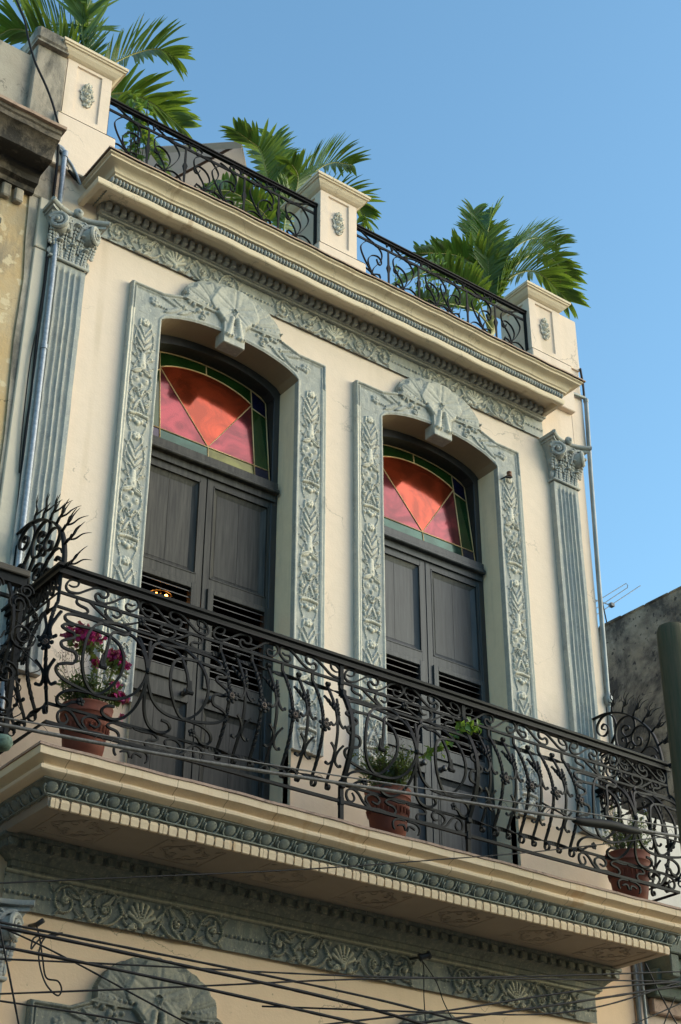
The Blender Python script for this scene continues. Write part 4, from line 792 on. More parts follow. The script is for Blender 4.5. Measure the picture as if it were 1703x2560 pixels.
# --- doors
def door(cx, wood, lamp):
    fr_ = MB()
    y0 = .205
    # fixed frame: jambs, transom, arch
    for s in (-1, 1):
        a, b = sorted((cx+s*(WI-.001), cx+s*.606)); fr_.box(a, b, y0+.01, .33, FLOOR, ZS-.0, .004)
    n_ = 24; r_out = []; r_in = []
    def gz(x): return 3.655+.160*(max(0, 1-(x/.60)**2))**.6    # top of the glass
    for i in range(n_+1):
        x = -.6676+2*.6676*i/n_; r_out.append((cx+x, archz(x)+.004)); r_in.append((cx+x*.9, gz(x*.9)))
    for i in range(n_):
        a, b, c, d = r_out[i], r_out[i+1], r_in[i+1], r_in[i]
        fr_.add([(a[0],y0,a[1]),(b[0],y0,b[1]),(c[0],y0,c[1]),(d[0],y0,d[1]),(c[0],.36,c[1]),(d[0],.36,d[1])], [(0,3,2,1),(3,5,4,2)])
    D_ = P(fr_, 'door', M_fr)
    tr = MB(); tr.box(cx-.64, cx+.64, .165, .30, 2.735, 2.805, .006); tr.box(cx-.65, cx+.65, .150, .30, 2.700, 2.738, .008); tr.box(cx-.64, cx+.64, .20, .30, 2.64, 2.702)
    P(tr, 'transom', wood, par=D_)
    # leaded fanlight
    yg = .228; TL = .115
    tilt_ = lambda mb: setattr(mb, 'v', [(x, y+(z-2.8)*TL, z) for x, y, z in mb.v])
    def pane(poly, mat, th=.004):
        mb = MB(); c = (sum(p[0] for p in poly)/len(poly), sum(p[1] for p in poly)/len(poly))
        q = [(c[0]+(p[0]-c[0])*.995, c[1]+(p[1]-c[1])*.995) for p in poly]
        mb.prism([(cx+x, z) for x, z in q], yg, yg+th); tilt_(mb); o = mb.build('glass_pane', mat, D_); return o
    ia = lambda x: 3.555+.145*(max(0, 1-(x/.47)**2))**.75+.005
    oa = gz
    xi, xo = .448, .592; zb0, zb1, zb2 = 2.808, 2.945, 2.952
    A_ = [(-xi+xi*i/8, ia(-xi+xi*i/8)) for i in range(9)]; Br = [(xi*i/8, ia(xi*i/8)) for i in range(9)]
    pane([(0, zb1)]+list(reversed(A_+Br[1:])), G_red); pane([(-xi, zb1), (0, zb1), A_[0]], G_mag); pane([(0, zb1), (xi, zb1), Br[-1]], G_mag)
    top = lambda a, b: [(a+(b-a)*i/6, ia(a+(b-a)*i/6)) for i in range(7)]+[(b+(a-b)*i/6, oa(b+(a-b)*i/6)-.004) for i in range(7)]
    pane(top(-xi, 0), G_grn); pane(top(0, xi), G_grn)
    pane([(-xi, zb0), (0, zb0), (0, zb1), (-xi, zb1)], G_tea); pane([(0, zb0), (xi, zb0), (xi, zb1), (0, zb1)], G_oli if lamp else G_tea)
    for s in (-1, 1):
        so_ = lambda l: [(s*x, z) for x, z in (l if s > 0 else l[::-1])]
        pane(so_([(xi, zb0), (xo, zb0), (xo, zb1), (xi, zb1)]), G_blu)
        pane(so_([(xi, zb1), (xo, zb1), (xo, 3.50), (xi, 3.55)]), G_grn)
        pane(so_([(xi, 3.555), (xo, 3.505), (xo, oa(xo)-.006), (xi, oa(xi)-.006)]), G_blu)
    cm = MB()
    def came(p): cm.tube([(cx+x, yg-.002, z) for x, z in p], .0062, 5)
    came(A_+Br[1:]); came([(-xi, ia(xi)), (0, zb1), (xi, ia(xi))]); came([(-xo, zb1), (xo, zb1)]); came([(-xi, zb0), (-xi, oa(xi)-.006)]); came([(xi, zb0), (xi, oa(xi)-.006)])
    came([(0, zb0), (0, zb1)]); came([(0, ia(0)), (0, oa(0))]); came([(-xo, zb0+.005), (xo, zb0+.005)]); came([(-xo, zb0), (-xo, oa(xo))]); came([(xo, zb0), (xo, oa(xo))])
    came([(-xo+2*xo*i/24, oa(-xo+2*xo*i/24)-.005) for i in range(25)])
    for s in (-1, 1): came([(s*xi, 3.552), (s*xo, 3.502)])
    tilt_(cm); P(cm, 'lead_cames', M_lead, True, par=D_)
    # leaves
    for s in (-1, 1):
        lf = MB(); y1 = .222
        X = lambda a: cx+s*a
        def bx(a, b, ya, yb, z0, z1, bv=.002): lo_, hi_ = sorted((X(a), X(b))); lf.box(lo_, hi_, ya, yb, z0, z1, bv)
        zt = 2.70
        bx(.004, .062, y1, y1+.05, FLOOR+.01, zt); bx(.585, .640, y1, y1+.05, FLOOR+.01, zt)      # stiles
        for z0, z1 in ((2.585, zt), (1.665, 1.755), (.70, .865), (FLOOR+.01, -.20)): bx(.062, .585, y1+.001, y1+.048, z0, z1, 0)   # rails
        def panel(z0, z1):                    # fielded panel with sloping margins
            a, b = .062, .585; m2 = .055
            vs = [(X(a),y1+.012,z0),(X(b),y1+.012,z0),(X(b),y1+.012,z1),(X(a),y1+.012,z1),(X(a+m2),y1+.034,z0+m2),(X(b-m2),y1+.034,z0+m2),(X(b-m2),y1+.034,z1-m2),(X(a+m2),y1+.034,z1-m2)]
            fs = [(0,1,5,4),(1,2,6,5),(2,3,7,6),(3,0,4,7)]
            lf.add(vs, fs); 
            bx(a+m2, (a+b)/2-.0015, y1+.031, y1+.04, z0+m2-.001, z1-m2+.001, 0); bx((a+b)/2+.0015, b-m2, y1+.031, y1+.04, z0+m2-.001, z1-m2+.001, 0)
            for (p, q, r, t) in ((a, b, z1-.010, z1), (a, b, z0, z0+.008)): bx(p, q, y1-.004, y1+.012, r, t, 0)
            bx(a, a+.008, y1-.004, y1+.012, z0, z1, 0); bx(b-.008, b, y1-.004, y1+.012, z0, z1, 0)
        panel(1.755, 2.585); panel(-.20, .70)
        L_ = lf.build('door_leaf', wood, D_)
        sh = MB()                             # louvred shutter, proud of the leaf
        def bs(a, b, ya, yb, z0, z1, bv=.003): lo_, hi_ = sorted((X(a), X(b))); sh.box(lo_, hi_, ya, yb, z0, z1, bv)
        bs(.048, .100, y1-.018, y1+.045, .835, 1.665); bs(.570, .612, y1-.018, y1+.045, .835, 1.665)
        bs(.100, .570, y1-.018, y1+.045, 1.620, 1.665); bs(.100, .570, y1-.018, y1+.045, .835, .925)
        sh.build('shutter_frame', wood, D_)
        sl_ = MB(); k = 0; z = .945
        while z < 1.615:
            a, b = sorted((X(.100), X(.570)))
            sl_.add([(a,y1+.000,z-.006),(b,y1+.000,z-.006),(b,y1+.040,z+.018),(a,y1+.040,z+.018),(a,y1+.000,z+.001),(b,y1+.000,z+.001),(b,y1+.040,z+.024),(a,y1+.040,z+.024)],
                    [(0,1,5,4),(3,2,1,0),(4,5,6,7),(2,3,7,6)]); z += .0545
        sl_.build('louvre_slats', M_slat, D_)
        kb = MB(); kx = X(.105); kb.lathe([(.022,0),(.022,.006),(.010,.010),(.010,.024),(.024,.032),(.027,.040),(.022,.050),(.008,.054)], 0, 0, 16)
        kb.v = [(kx+x, y1-.002-z, .756+y) for x, y, z in kb.v]; kb.build('door_knob', M_fr, D_, True)
    return D_
door(CX[0], M_wood, True); door(CX[1], M_wood2, False)
# --- heads of the ground-floor doorways, only their tops in view
lowh = make_head(.86)
for cx in (-1.44, .90):
    o = lowh.mesh('ground_floor_door_head', M_rell, None, lambda x, z, h, cx=cx: (cx+x, -.05-h, HC(x, z, .86)-5.62), -.049, .15); attach(o)
    mb = MB()
    for s in (-1, 1): a, b = sorted((cx+s*.60, cx+s*.86)); mb.box(a, b, -.05, -.001, -5.3, -1.92)
    mb.box(cx-.599, cx+.599, -.012, -.001, -5.3, -1.93); P(mb, 'ground_floor_surround', M_rell)
# ================================================================== BALCONY RAILING
def bel(z): return 0 if z >= .60 or z <= -.12 else .13*math.sin(math.pi*(.60-z)/.72)
YR = -.80
Rl = empty('balcony_railing', (0, YR, FLOOR))
tag(Rl, 'black bellied wrought iron balcony railing with flower bars, scrolls and spiked end fans', 'railing')
def PR_(mb, name, mat=None, par=None, smooth=False):
    o = mb.build(name, mat or M_iron, None, smooth)
    if par is None: unparent_loc(o, Rl)
    else: o.parent = par
    return o
XL, XR = -2.755, 2.725
def front(x, z, off=0): return (x, YR-bel(z)-off, z)
def left(d, z, off=0): return (XL-bel(z)*.75-off, YR+d, z)
def right(d, z, off=0): return (XR+bel(z)*.75+off, YR+d, z)
# handrail: a moulded section along three sides
hb = MB()
prof = [(-.030,.778),(.030,.778),(.030,.792),(.020,.800),(.022,.815),(.038,.826),(.040,.842),(.028,.852),(-.028,.852),(-.040,.842),(-.038,.826),(-.022,.815),(-.020,.800),(-.030,.792)]
cols = []
for (x, y, sx, sy) in ((XL, -.0, -1, 0), (XL, YR, -1, -1), (XR, YR, 1, -1), (XR, 0, 1, 0)):
    cols.append([(x+sx*o, y+sy*o, z) for o, z in prof])
k = len(prof); vs = [p for c in cols for p in c]
hb.add(vs, [(i*k+j, i*k+(j+1) % k, (i+1)*k+(j+1) % k, (i+1)*k+j) for i in range(3) for j in range(k)])
PR_(hb, 'handrail', M_rail)
rb = MB()
for z, r in ((.655,.0085), (-.218,.010)):
    rb.tube([(XL,0,z),(XL,YR,z),(XR,YR,z),(XR,0,z)], 1, flat=(r, r), ref=(0,0,1))
for c in (-2.18, 0, 2.18):
    for z in (.553, -.098): rb.tube([(c-.575,YR,z),(c+.575,YR,z)], 1, flat=(.008,.008), ref=(0,0,1))
PR_(rb, 'rail')
# corner and middle posts
def post(fn, x):
    mb = MB()
    zs = [-.375,-.29,-.12]+[-.12+.72*i/12 for i in range(1, 13)]+[.70,.78]
    mb.tube([fn(x, z) for z in zs], 1, flat=(.015,.013), ref=(1,0,0))
    for z in (.655, .553, -.10, -.218):
        p = fn(x, z); mb.box(p[0]-.020, p[0]+.020, p[1]-.018, p[1]+.018, z-.030, z+.030, .006)
    return mb
for x in (-.560, .560): PR_(post(front, x), 'post')
def rod(mb, pts, fn, hw=(.0085, .0085), n=6, taper=0, ref=None):
    hw = (hw[0]*.85, hw[1]*.85)
    P_ = cr([(p[0], p[1], 0) for p in pts], n); L = len(P_)
    w_ = [1-(taper*abs(2*i/(L-1)-1)**6) for i in range(L)]
    mb.tube([fn(p.x, p.y) for p in P_], w_, flat=hw, ref=ref or (0,-1,0))
# whiplash panels
def whip(c, fn, name='whiplash_panel'):
    mb = MB()
    for q in (-1, 1):
        for k in ('W1','W2','W3','W4','W5','W6'):
            pts = [(c+q*(p[0] if q < 0 or True else p[0]), p[1]) for p in LY[k]]
            if q < 0: pts = [(c+p[0], p[1]) for p in LY[k]]
            else: pts = [(c-p[0], p[1]) for p in LY[k]]
            rod(mb, pts, fn, (.009, .0095))
            if k == 'W1':
                e = pts[-1]; p = fn(e[0], e[1]); mb.tube([(p[0]-.022,p[1]-.012,p[2]-.004),(p[0]+.022,p[1]-.012,p[2]-.004)], .015, 8)
                b_ = fn(e[0], e[1]+.08); mb.tube([b_, p], [.7, 1.3], flat=(.008,.016), ref=(0,-1,0))
        for k, h in (('T2', .008), ('T3', .008), ('B1', .008), ('B2', .008), ('B3', .007), ('B4', .007)):
            pts = [(c-q*p[0], p[1]) for p in LY[k]]
            rod(mb, pts, lambda a, z: fn(a, z) if False else (a, YR, z), (.009, h), taper=.35)
    p = fn(c, .227); mb.ell((p[0], p[1]-.008, p[2]), (.020,.016,.020), 8, 5)
    o = PR_(mb, name)
    for (fx, fz, r) in ((c, .622, .030), (c-.395, -.054, .028), (c+.395, -.054, .028)):
        f = MB(); y = YR-.012-(bel(fz) if fz < .5 else 0)
        for k in range(5): a = R_(90+72*k); f.ell((fx+.6*r*math.cos(a), y, fz+.6*r*math.sin(a)), (r*.48, .006, r*.48), 8, 5)
        f.ell((fx, y-.008, fz), (r*.28, .008, r*.28), 8, 5); PR_(f, 'iron_blossom', M_iron, o, True)
    return o
for c in (-2.165, 0, 2.165): whip(c, front)
# scroll band under the handrail
for c in (-2.185, -1.09, 0, 1.09, 2.175):
    for q in (-1, 1): sb = MB(); rod(sb, [(c-q*(p[0]*.985), p[1]) for p in LY['T1']], lambda a, z: (a, YR, z), (.009, .0078), taper=.45); PR_(sb, 'scroll')
# bellied flower bars
SX = .86
def rosette(cx, cz, par, fn=front, nrm=(0,-1,0), lat=(1,0,0), rseed=0):
    mb = MB(); c = Vector(fn(cx, cz)); N = Vector(nrm); U_ = Vector(lat); c = c+N*.022; V_ = Vector((0,0,1))
    Mx = Matrix((U_, V_, N)).transposed()
    g_ = random.Random(rseed); a0 = g_.random()
    for k in range(7):
        a = a0+2*math.pi*k/7; mb.ell(c+U_*(.039*math.cos(a))+V_*(.039*math.sin(a)), (.0155,.0155,.007), 8, 5, Mx)
    for i in range(1): mb.tube([c+U_*(.026*math.cos(t*math.pi/5))+V_*(.026*math.sin(t*math.pi/5))+N*.004 for t in range(11)], .007, 5)
    mb.ell(c-N*.004, (.030,.030,.008), 12, 5, Mx)
    o = PR_(mb, 'rosette', M_iron, par, True)
    m2 = MB()
    for k in range(8): a = a0+2*math.pi*k/8; m2.ell(c+U_*(.014*math.cos(a))+V_*(.014*math.sin(a))+N*.010, (.0085,.0085,.005), 6, 4, Mx)
    m2.ell(c+N*.012, (.006,.006,.008), 6, 4, Mx); m2.build('rosette_centre', M_ironr, o, True)
def curl(mb, p, r, dirn=1, lat=(1,0,0), outn=(0,-1,0), w_=.011, top=False):
    # rolled foot (or head) of a flat bar
    N = Vector(outn); c = Vector(p); pts = []; L = Vector(lat)
    s = 1 if top else -1
    for i in range(15):
        t = i/14; a = t*math.pi*1.75; rr = r*(1-.35*t)
        pts.append(c+N*(rr-rr*math.cos(a))+Vector((0,0,s*rr*math.sin(a))))
    mb.tube(pts, 1, flat=(w_, .0035), ref=lat)
def barA(x, fn=front, lat=(1,0,0), N=(0,-1,0), top=.650):
    mb = MB()
    zs = [top,.60,.56,.50,.44,.38,.32,.26,.20,.14,.08,.02,-.04,-.10,-.150]
    Pp = cr([fn(x, z) for z in zs], 3)
    mb.tube(Pp, 1, flat=(.0088,.0075), ref=lat, twist=.0)
    Pt = cr([fn(x, z) for z in (.50,.44,.38,.32,.27)], 5); mb.tube(Pt, 1.18, flat=(.0088,.0075), twist=.55)
    Pt = cr([fn(x, z) for z in (.15,.09,.02,-.04)], 5); mb.tube(Pt, 1.18, flat=(.0088,.0075), twist=.55)
    curl(mb, fn(x, -.148), .030, lat=lat, outn=N)
    o = PR_(mb, 'flower_bar'); rosette(x, .222, o, fn, N, lat, int(x*100)); return o
def barB(x, fn=front, lat=(1,0,0), N=(0,-1,0)):
    mb = MB(); zs = [.595,.56,.50,.44,.38,.32,.26,.20,.14,.08,.02,-.04,-.10,-.150]
    mb.tube(cr([fn(x, z) for z in zs], 3), 1, flat=(.0080,.0070), ref=lat)
    curl(mb, fn(x, .595), .016, lat=lat, outn=N, top=True, w_=.014); curl(mb, fn(x, -.150), .022, lat=lat, outn=N)
    x0 = -.944
    for k in ('Bul','Bur','Bll','Blr'):
        pts = [(x+(p[0]-x0)*SX, p[1]) for p in FB[k]]
        rod(mb, pts, lambda a, z: fn(a, z, .006), (.0070,.0085), 5)
        e = pts[-1]; mb.ell(fn(e[0], e[1], .006), (.013,.010,.013), 7, 5)
        if k in ('Bul','Bur'):
            P_ = cr([(p[0], p[1], 0) for p in pts[:3]], 6); mb.tube([fn(p.x, p.y, .006) for p in P_], [.35+.9*min(1, i/5) for i in range(len(P_))], flat=(.0085,.0085), twist=.6)
    return PR_(mb, 'scrolled_bar')
for base in (-1.55, .585+.0):
    n_ = 4
for i in range(4): barA(-1.555+.250*i)
for i in range(4): barB(-1.432+.250*i if i < 3 else -.684)
for i in range(4): barA(1.555-.250*i)
for i in range(4): barB(1.432-.250*i if i < 3 else .684)
for sgn, X_ in ((-1, XL), (1, XR)):          # the corner bars, bellied along the diagonal
    fnc = lambda x, z, off=0, sgn=sgn, X_=X_: (X_+sgn*(bel(z)*.75+off)+x, YR-bel(z)*.85-off, z)
    n2 = Vector((sgn*.707,-.707,0)); l2 = Vector((.707,sgn*.707,0))
    barA(0, fnc, tuple(l2), tuple(n2), top=.78)
    for q in (-1, 1):
        for pts in ([(.060,.125),(.022,.075),(.012,.03),(.030,-.01),(.060,-.005)], [(.055,.47),(.030,.40),(.012,.33),(.030,.265),(.055,.27)]):
            mb = MB(); P_ = cr([(p[0], p[1], 0) for p in pts], 5)
            mb.tube([Vector(fnc(0, p.y, .006))+l2*(q*p.x) for p in P_], 1, flat=(.0070,.0085), ref=tuple(n2)); mb.ell(Vector(fnc(0, pts[-1][1], .006))+l2*(q*pts[-1][0]), (.012,.012,.012), 7, 5)
            PR_(mb, 'corner_scroll')
# twisted bands
def tband(a, b, z, fn, n=44):
    P_ = [fn(a+(b-a)*i/n, z) for i in range(n+1)]
    tb = MB(); tb.tube(P_, 1, flat=(.015,.004), twist=2*math.pi*abs(b-a)/.27/n/2*1.0); PR_(tb, 'twisted_band')
for (a, b) in ((-1.62,-.56), (.56,1.62)):
    tband(a, b, .563, lambda x, z: (x, YR-.008, z)); tband(a, b, -.108, lambda x, z: (x, YR-.012, z))
# side returns
for sgn, fn, lat, N in ((-1, left, (0,1,0), (-1,0,0)), (1, right, (0,1,0), (1,0,0))):
    for d in (.14, .42, .68): barA(d, fn, lat, N)
    for d in (.28, .55): barB(d, fn, lat, N)
    X_ = XL if sgn < 0 else XR
    for z in (.563, -.108): t2 = MB(); t2.tube([(X_+sgn*.01, YR+.8*i/30, z) for i in range(31)], 1, flat=(.016,.0045), twist=.4); PR_(t2, 'twisted_band')
    for c0 in (.2, .6):
        for q in (-1, 1):
            t2 = MB(); pts = [(c0-q*p[0]*.37, p[1]) for p in LY['T1']]; rod(t2, pts, lambda a, z: (X_, YR+a, z), (.009,.0078), 4, ref=(1,0,0)); PR_(t2, 'scroll')
# spiked fans on the side returns
def fan(X_, ys, zs, name='spiked_fan'):
    mb = MB(); fn = lambda a, z: (X_, a*ys, .80+(z-.80)*zs)
    def rr(pts, hw=(.012,.0045), n=6): 
        P_ = cr([(p[0], p[1], 0) for p in pts], n); mb.tube([fn(p.x, p.y) for p in P_], 1, flat=hw, ref=(1,0,0))
    rr(GD['arc'], (.017,.0055)); rr([(-.05,1.49),(-.05,.80)], (.010,.010))
    for k in ('g1','g2','g3','g4','g5','g6','g7'): rr(GD[k])
    # more scrolls in the lower part of the fan
    for (cy, cz, R0, s) in ((-.16,1.10,.075,1), (-.24,.98,.085,-1), (-.42,.96,.085,1), (-.11,.90,.06,-1), (-.55,.89,.06,-1), (-.33,.86,.05,1)):
        pts = [(cy+R0*(1-.8*t/22)*math.cos(.6+s*t*.5), cz+R0*(1-.8*t/22)*math.sin(.6+s*t*.5)) for t in range(23)]; rr(pts, n=2)
    rr([(-.29,1.255),(-.20,1.14),(-.13,1.0),(-.10,.82)]); rr([(-.342,1.127),(-.28,1.02),(-.24,.9),(-.2,.8)]); rr([(-.548,1.008),(-.45,.9),(-.38,.8)])
    # thorn branches along the arc
    A = [(-.282,1.475), (-.40,1.43), (-.515,1.36), (-.61,1.27), (-.70,1.157), (-.752,1.02), (-.785,.82)]
    g_ = random.Random(3)
    for i, (ay, az) in enumerate(A):
        ang = math.atan2(az-.85, ay+.05); ang = R_(96+i*13.5) if True else ang
        o = Vector((ay, az)); d = Vector((math.cos(ang), math.sin(ang))); nn = Vector((-d.y, d.x))
        def br(p0, dd, L, bx, r0=.0075):
            q = Vector((-dd.y, dd.x)); pts = [p0, p0+dd*L*.3+q*.014, p0+dd*L*.62-q*.012, p0+dd*L]
            P_ = cr([(p.x, p.y, 0) for p in pts], 4); L_ = len(P_)
            mb.tube([(X_+bx*(j/(L_-1))**1.2, fn(p.x, p.y)[1], fn(p.x, p.y)[2]) for j, p in enumerate(P_)], [r0*(1-.85*(j/(L_-1))**2) for j in range(L_)], 6)
        s0 = o+d*.055
        mb.tube([fn(o.x, o.y), fn(s0.x, s0.y)], .010, 6)
        br(s0, d, .145, .0); br(s0, (d+nn*.8).normalized(), .150, -.05); br(s0, (d-nn*.8).normalized(), .150, .06); br(s0, (d+nn*.15).normalized(), .13, .09)
    return PR_(mb, name, M_iron, None, True)
fan(XL, 1.06, .885); fan(XR, 1.0, 1.0)
# ================================================================== PARAPET RAILINGS
def par_rail(x0, x1, label):
    r0 = empty('parapet_railing', ((x0+x1)/2, .06, 4.79)); tag(r0, label, 'railing', 'scrolled railings between the parapet piers')
    def PP(mb, nm, mat=None, sm=False): o = mb.build(nm, mat or M_iron, None, sm); unparent_loc(o, r0); return o
    Y = .06; mid = (x0+x1)/2; k_ = (x1-x0)/2.19
    hb = MB(); hb.box(x0, x1, Y-.030, Y+.030, 5.868, 5.884, .003); hb.box(x0, x1, Y-.018, Y+.018, 5.848, 5.870); PP(hb, 'handrail', M_rail)
    rb = MB(); 
    for z in (5.768, 4.93): rb.box(x0, x1, Y-.006, Y+.006, z-.012, z+.012)
    rb.box(x0, x0+.022, Y-.012, Y+.012, 4.79, 5.86); rb.box(x1-.022, x1, Y-.012, Y+.012, 4.79, 5.86); PP(rb, 'rail')
    def T(x, q): return mid+q*(x+1.353)*k_
    def rr(mb, pts, q, hw=(.009,.0032), mz=False):
        P_ = cr([(T(p[0], q), (10.79-p[1]) if mz else p[1], 0) for p in pts], 6); mb.tube([(p.x, Y, p.y) for p in P_], 1, flat=hw, ref=(0,1,0))
    for q in (-1, 1):
        for dx in (0., .40 if q > 0 else .40, 1.37):
            if dx > 1 : 
                dx = 1.375
            mb = MB()
            for k in ('a','b','c','d','e'):
                pts = [(p[0]+dx, p[1]) for p in PR[k]]
                rr(mb, pts, q)
                if k in 'abc': rr(mb, pts, q, mz=True)
            PP(mb, 'scroll')
        for xx in (-2.03, -1.66):
            mb = MB(); X_ = T(xx, q); mb.tube([(X_,Y,4.93),(X_,Y,5.25),(X_,Y,5.50),(X_,Y,5.56),(X_,Y,5.60),(X_,Y,5.768)], [.8,.8,1,2.1,1,.8], flat=(.010,.006), ref=(1,0,0)); PP(mb, 'baluster')
        mb = MB()
        for k in ('f','g','h'): rr(mb, PR[k], q)
        rr(mb, [(p[0]+.36, p[1]) for p in PR['f']], q); rr(mb, [(p[0]+.37, p[1]) for p in PR['g']], q)
        PP(mb, 'top_scroll')
par_rail(-2.395, -.205, 'black scrolled iron railing between the left and middle parapet piers, umbrella behind it')
par_rail(.222, 2.397, 'black scrolled iron railing between the middle and right parapet piers, palm fronds poking through')
# ================================================================== POTS AND PLANTS
def pot(x, y, r, zt):
    z0 = FLOOR+.004; h = zt-z0
    mb = MB(); mb.lathe([(r*.62,z0+.03),(r*.66,z0+.035),(r*.80,z0+h*.35),(r*.88,z0+h*.60),(r*.91,z0+h*.66),(r*.93,z0+h*.67),(r*.93,z0+h*.70),(r*.96,z0+h*.78),(r*.985,z0+h*.83),(r*1.02,z0+h*.84),(r*1.02,z0+h*.87),(r*1.0,z0+h*.88),(r*1.03,z0+h*.97),(r*1.05,z0+h*.985),(r*1.04,z0+h),(r*.97,z0+h),(r*.94,z0+h*.9)], x, y, 32)
    root = empty('flower_pot', (x, y, z0))
    def a(o): unparent_loc(o, root); return o
    for k in range(28):                       # pressed tongues below the rim
        t = 2*math.pi*k/28; ra, rb_ = r*.925, r*.90
        mb.tube([(x+ra*math.cos(t), y+ra*math.sin(t), z0+h*.665), (x+rb_*math.cos(t), y+rb_*math.sin(t), z0+h*.56)], [.010, .003], 5)
    a(mb.build('pot', M_terra, None, True, 50))
    s = MB(); s.lathe([(r*.60,z0),(r*.80,z0+.002),(r*.84,z0+.03),(r*.84,z0+.035),(r*.78,z0+.034),(r*.70,z0+.012)], x, y, 28); a(s.build('saucer', M_terra, None, True))
    e = MB(); e.lathe([(.01,z0+h*.90),(r*.93,z0+h*.90),(r*.93,z0+h*.905),(.01,z0+h*.91)], x, y, 20); a(e.build('soil', M_soil, None))
    return root, zt-.03
def leafq(mb, p, d, n, L, W, curl_=.15):
    d = d.normalized(); n = (n-d*n.dot(d)); n = n.normalized() if n.length > 1e-4 else Vector((0,0,1)); s = d.cross(n)
    a = p; b = p+d*L*.45+s*W*.5+n*L*.06; c = p+d*L-n*L*curl_; e = p+d*L*.45-s*W*.5+n*L*.06; m0 = p+d*L*.5-n*L*.03
    mb.add([a,b,c,e,m0], [(0,1,4),(1,2,4),(2,3,4),(3,0,4)])
def rv(s=1.): return Vector((rnd.gauss(0,1), rnd.gauss(0,1), rnd.gauss(0,1)))*s
def herb(root, x, y, zt, n, hgt, spread, lm, L=.05, blossoms=0):
    st = MB(); lf = MB(); bl = MB()
    for i in range(n):
        a = rnd.random()*6.28; r0 = rnd.random()*.09; p0 = Vector((x+r0*math.cos(a), y+r0*math.sin(a), zt)); H_ = hgt*(.45+.6*rnd.random())
        q = Vector((math.cos(a)*spread*rnd.random(), math.sin(a)*spread*rnd.random(), H_))
        pts = cr([p0, p0+q*.5+Vector((0,0,.03)), p0+q], 5); st.tube(pts, [.0028-.0016*j/len(pts) for j in range(len(pts))], 4)
        for j, p in enumerate(pts):
            for _ in range(3):
                d = rv()+Vector((0,0,.5)); leafq(lf, p+rv(.006), d, rv(), L*(.6+.7*rnd.random()), L*.34)
        if rnd.random() < blossoms: 
            for _ in range(4): leafq(bl, pts[-1]+rv(.010), rv(), rv(), .016, .014)
    for mb, nm, mt in ((st,'stems',M_stem),(lf,'leaves',lm),(bl,'blossoms',M_tiny)):
        if mb.v: o = mb.build(nm, mt); unparent_loc(o, root)
def wisps(root, x, y, zt, n, h):
    st = MB()
    for i in range(n):
        a = rnd.random()*6.28; p0 = Vector((x, y, zt)); q = Vector((math.cos(a)*.16, math.sin(a)*.12, h*(.7+.4*rnd.random())))
        pts = cr([p0, p0+q*.6+rv(.02), p0+q], 5); st.tube(pts, .0012, 3)
        for p in pts[3:]:
            for _ in range(3): e = p+rv(.014); st.tube([p, e], .0009, 3); st.ell(e, (.003,.003,.004), 4, 3)
    o = st.build('seed_stalks', simple('dry_stalk', (.16,.10,.08), .8)); unparent_loc(o, root)
# pot with bougainvillea
root, zt = pot(-2.37, -.56, .160, .050)
tag(root, 'terracotta pot with magenta bougainvillea on the left end of the balcony', 'flower pot', 'terracotta pots along the balcony')
herb(root, -2.37, -.56, zt, 46, .24, .17, M_leafd, .045)
wisps(root, -2.42, -.56, zt, 7, .52)
st = MB(); lf = MB(); br_ = MB()
def clump(c, R0, n):
    for _ in range(n):
        p = Vector(c)+Vector((rnd.gauss(0,R0*.48), rnd.gauss(0,R0*.4), rnd.gauss(0,R0*.30)))
        for k in range(4): leafq(br_, p, rv()+Vector((0,-.3,.4)), rv()+Vector((0,-1,0)), .036, .036, .05)
    for _ in range(n//3):
        p = Vector(c)+Vector((rnd.gauss(0,R0*.7), rnd.gauss(0,R0*.5), -R0*.55-abs(rnd.gauss(0,R0*.35)))); leafq(lf, p, rv()+Vector((0,0,-.7)), rv(), .052, .044)
stalks = [([(-2.36,-.56,zt), (-2.43,-.60,.20), (-2.50,-.64,.38), (-2.48,-.66,.46)], [((-2.50,-.66,.485), .085, 60), ((-2.42,-.66,.49), .06, 36), ((-2.58,-.66,.45), .04, 12)]),
          ([(-2.36,-.56,zt), (-2.27,-.58,.20), (-2.24,-.60,.34), (-2.29,-.60,.42), (-2.38,-.62,.47)], [((-2.235,-.62,.425), .05, 34), ((-2.18,-.62,.385), .03, 12)]),
          ([(-2.30,-.56,zt), (-2.26,-.58,.12), (-2.20,-.60,.20)], [((-2.22,-.62,.165), .032, 12), ((-2.15,-.62,.15), .022, 8), ((-2.22,-.62,.235), .02, 6), ((-2.15,-.60,.03), .014, 3), ((-2.38,-.64,.33), .026, 8)])]
for pts, cl in stalks:
    P_ = cr(pts, 6); st.tube(P_, .0035, 5)
    for c, R0, n in cl:
        br_ = MB(); clump(c, R0, n); unparent_loc(br_.build('bract_cluster', M_boug), root)
    for p in P_[4:]: 
        leafq(lf, p+rv(.006), rv(), rv(), .042, .03)
for mb, nm, mt in ((st,'branches',M_stem),(lf,'leaves',M_leafd),): o = mb.build(nm, mt); unparent_loc(o, root)
root, zt = pot(.035, -.56, .160, .055)
tag(root, 'terracotta pot with a leafy herb and pale blossoms in the middle of the balcony', 'flower pot', 'terracotta pots along the balcony')
herb(root, .035, -.56, zt, 85, .30, .20, M_leafd, .045, .3); wisps(root, -.05, -.58, zt, 7, .46)
st = MB(); lf = MB()                          # one long shoot reaching up to the rail
P_ = cr([(.05,-.58,zt), (.15,-.66,.25), (.30,-.72,.38), (.42,-.78,.47), (.56,-.82,.60), (.66,-.84,.62)], 7); st.tube(P_, .003, 5)
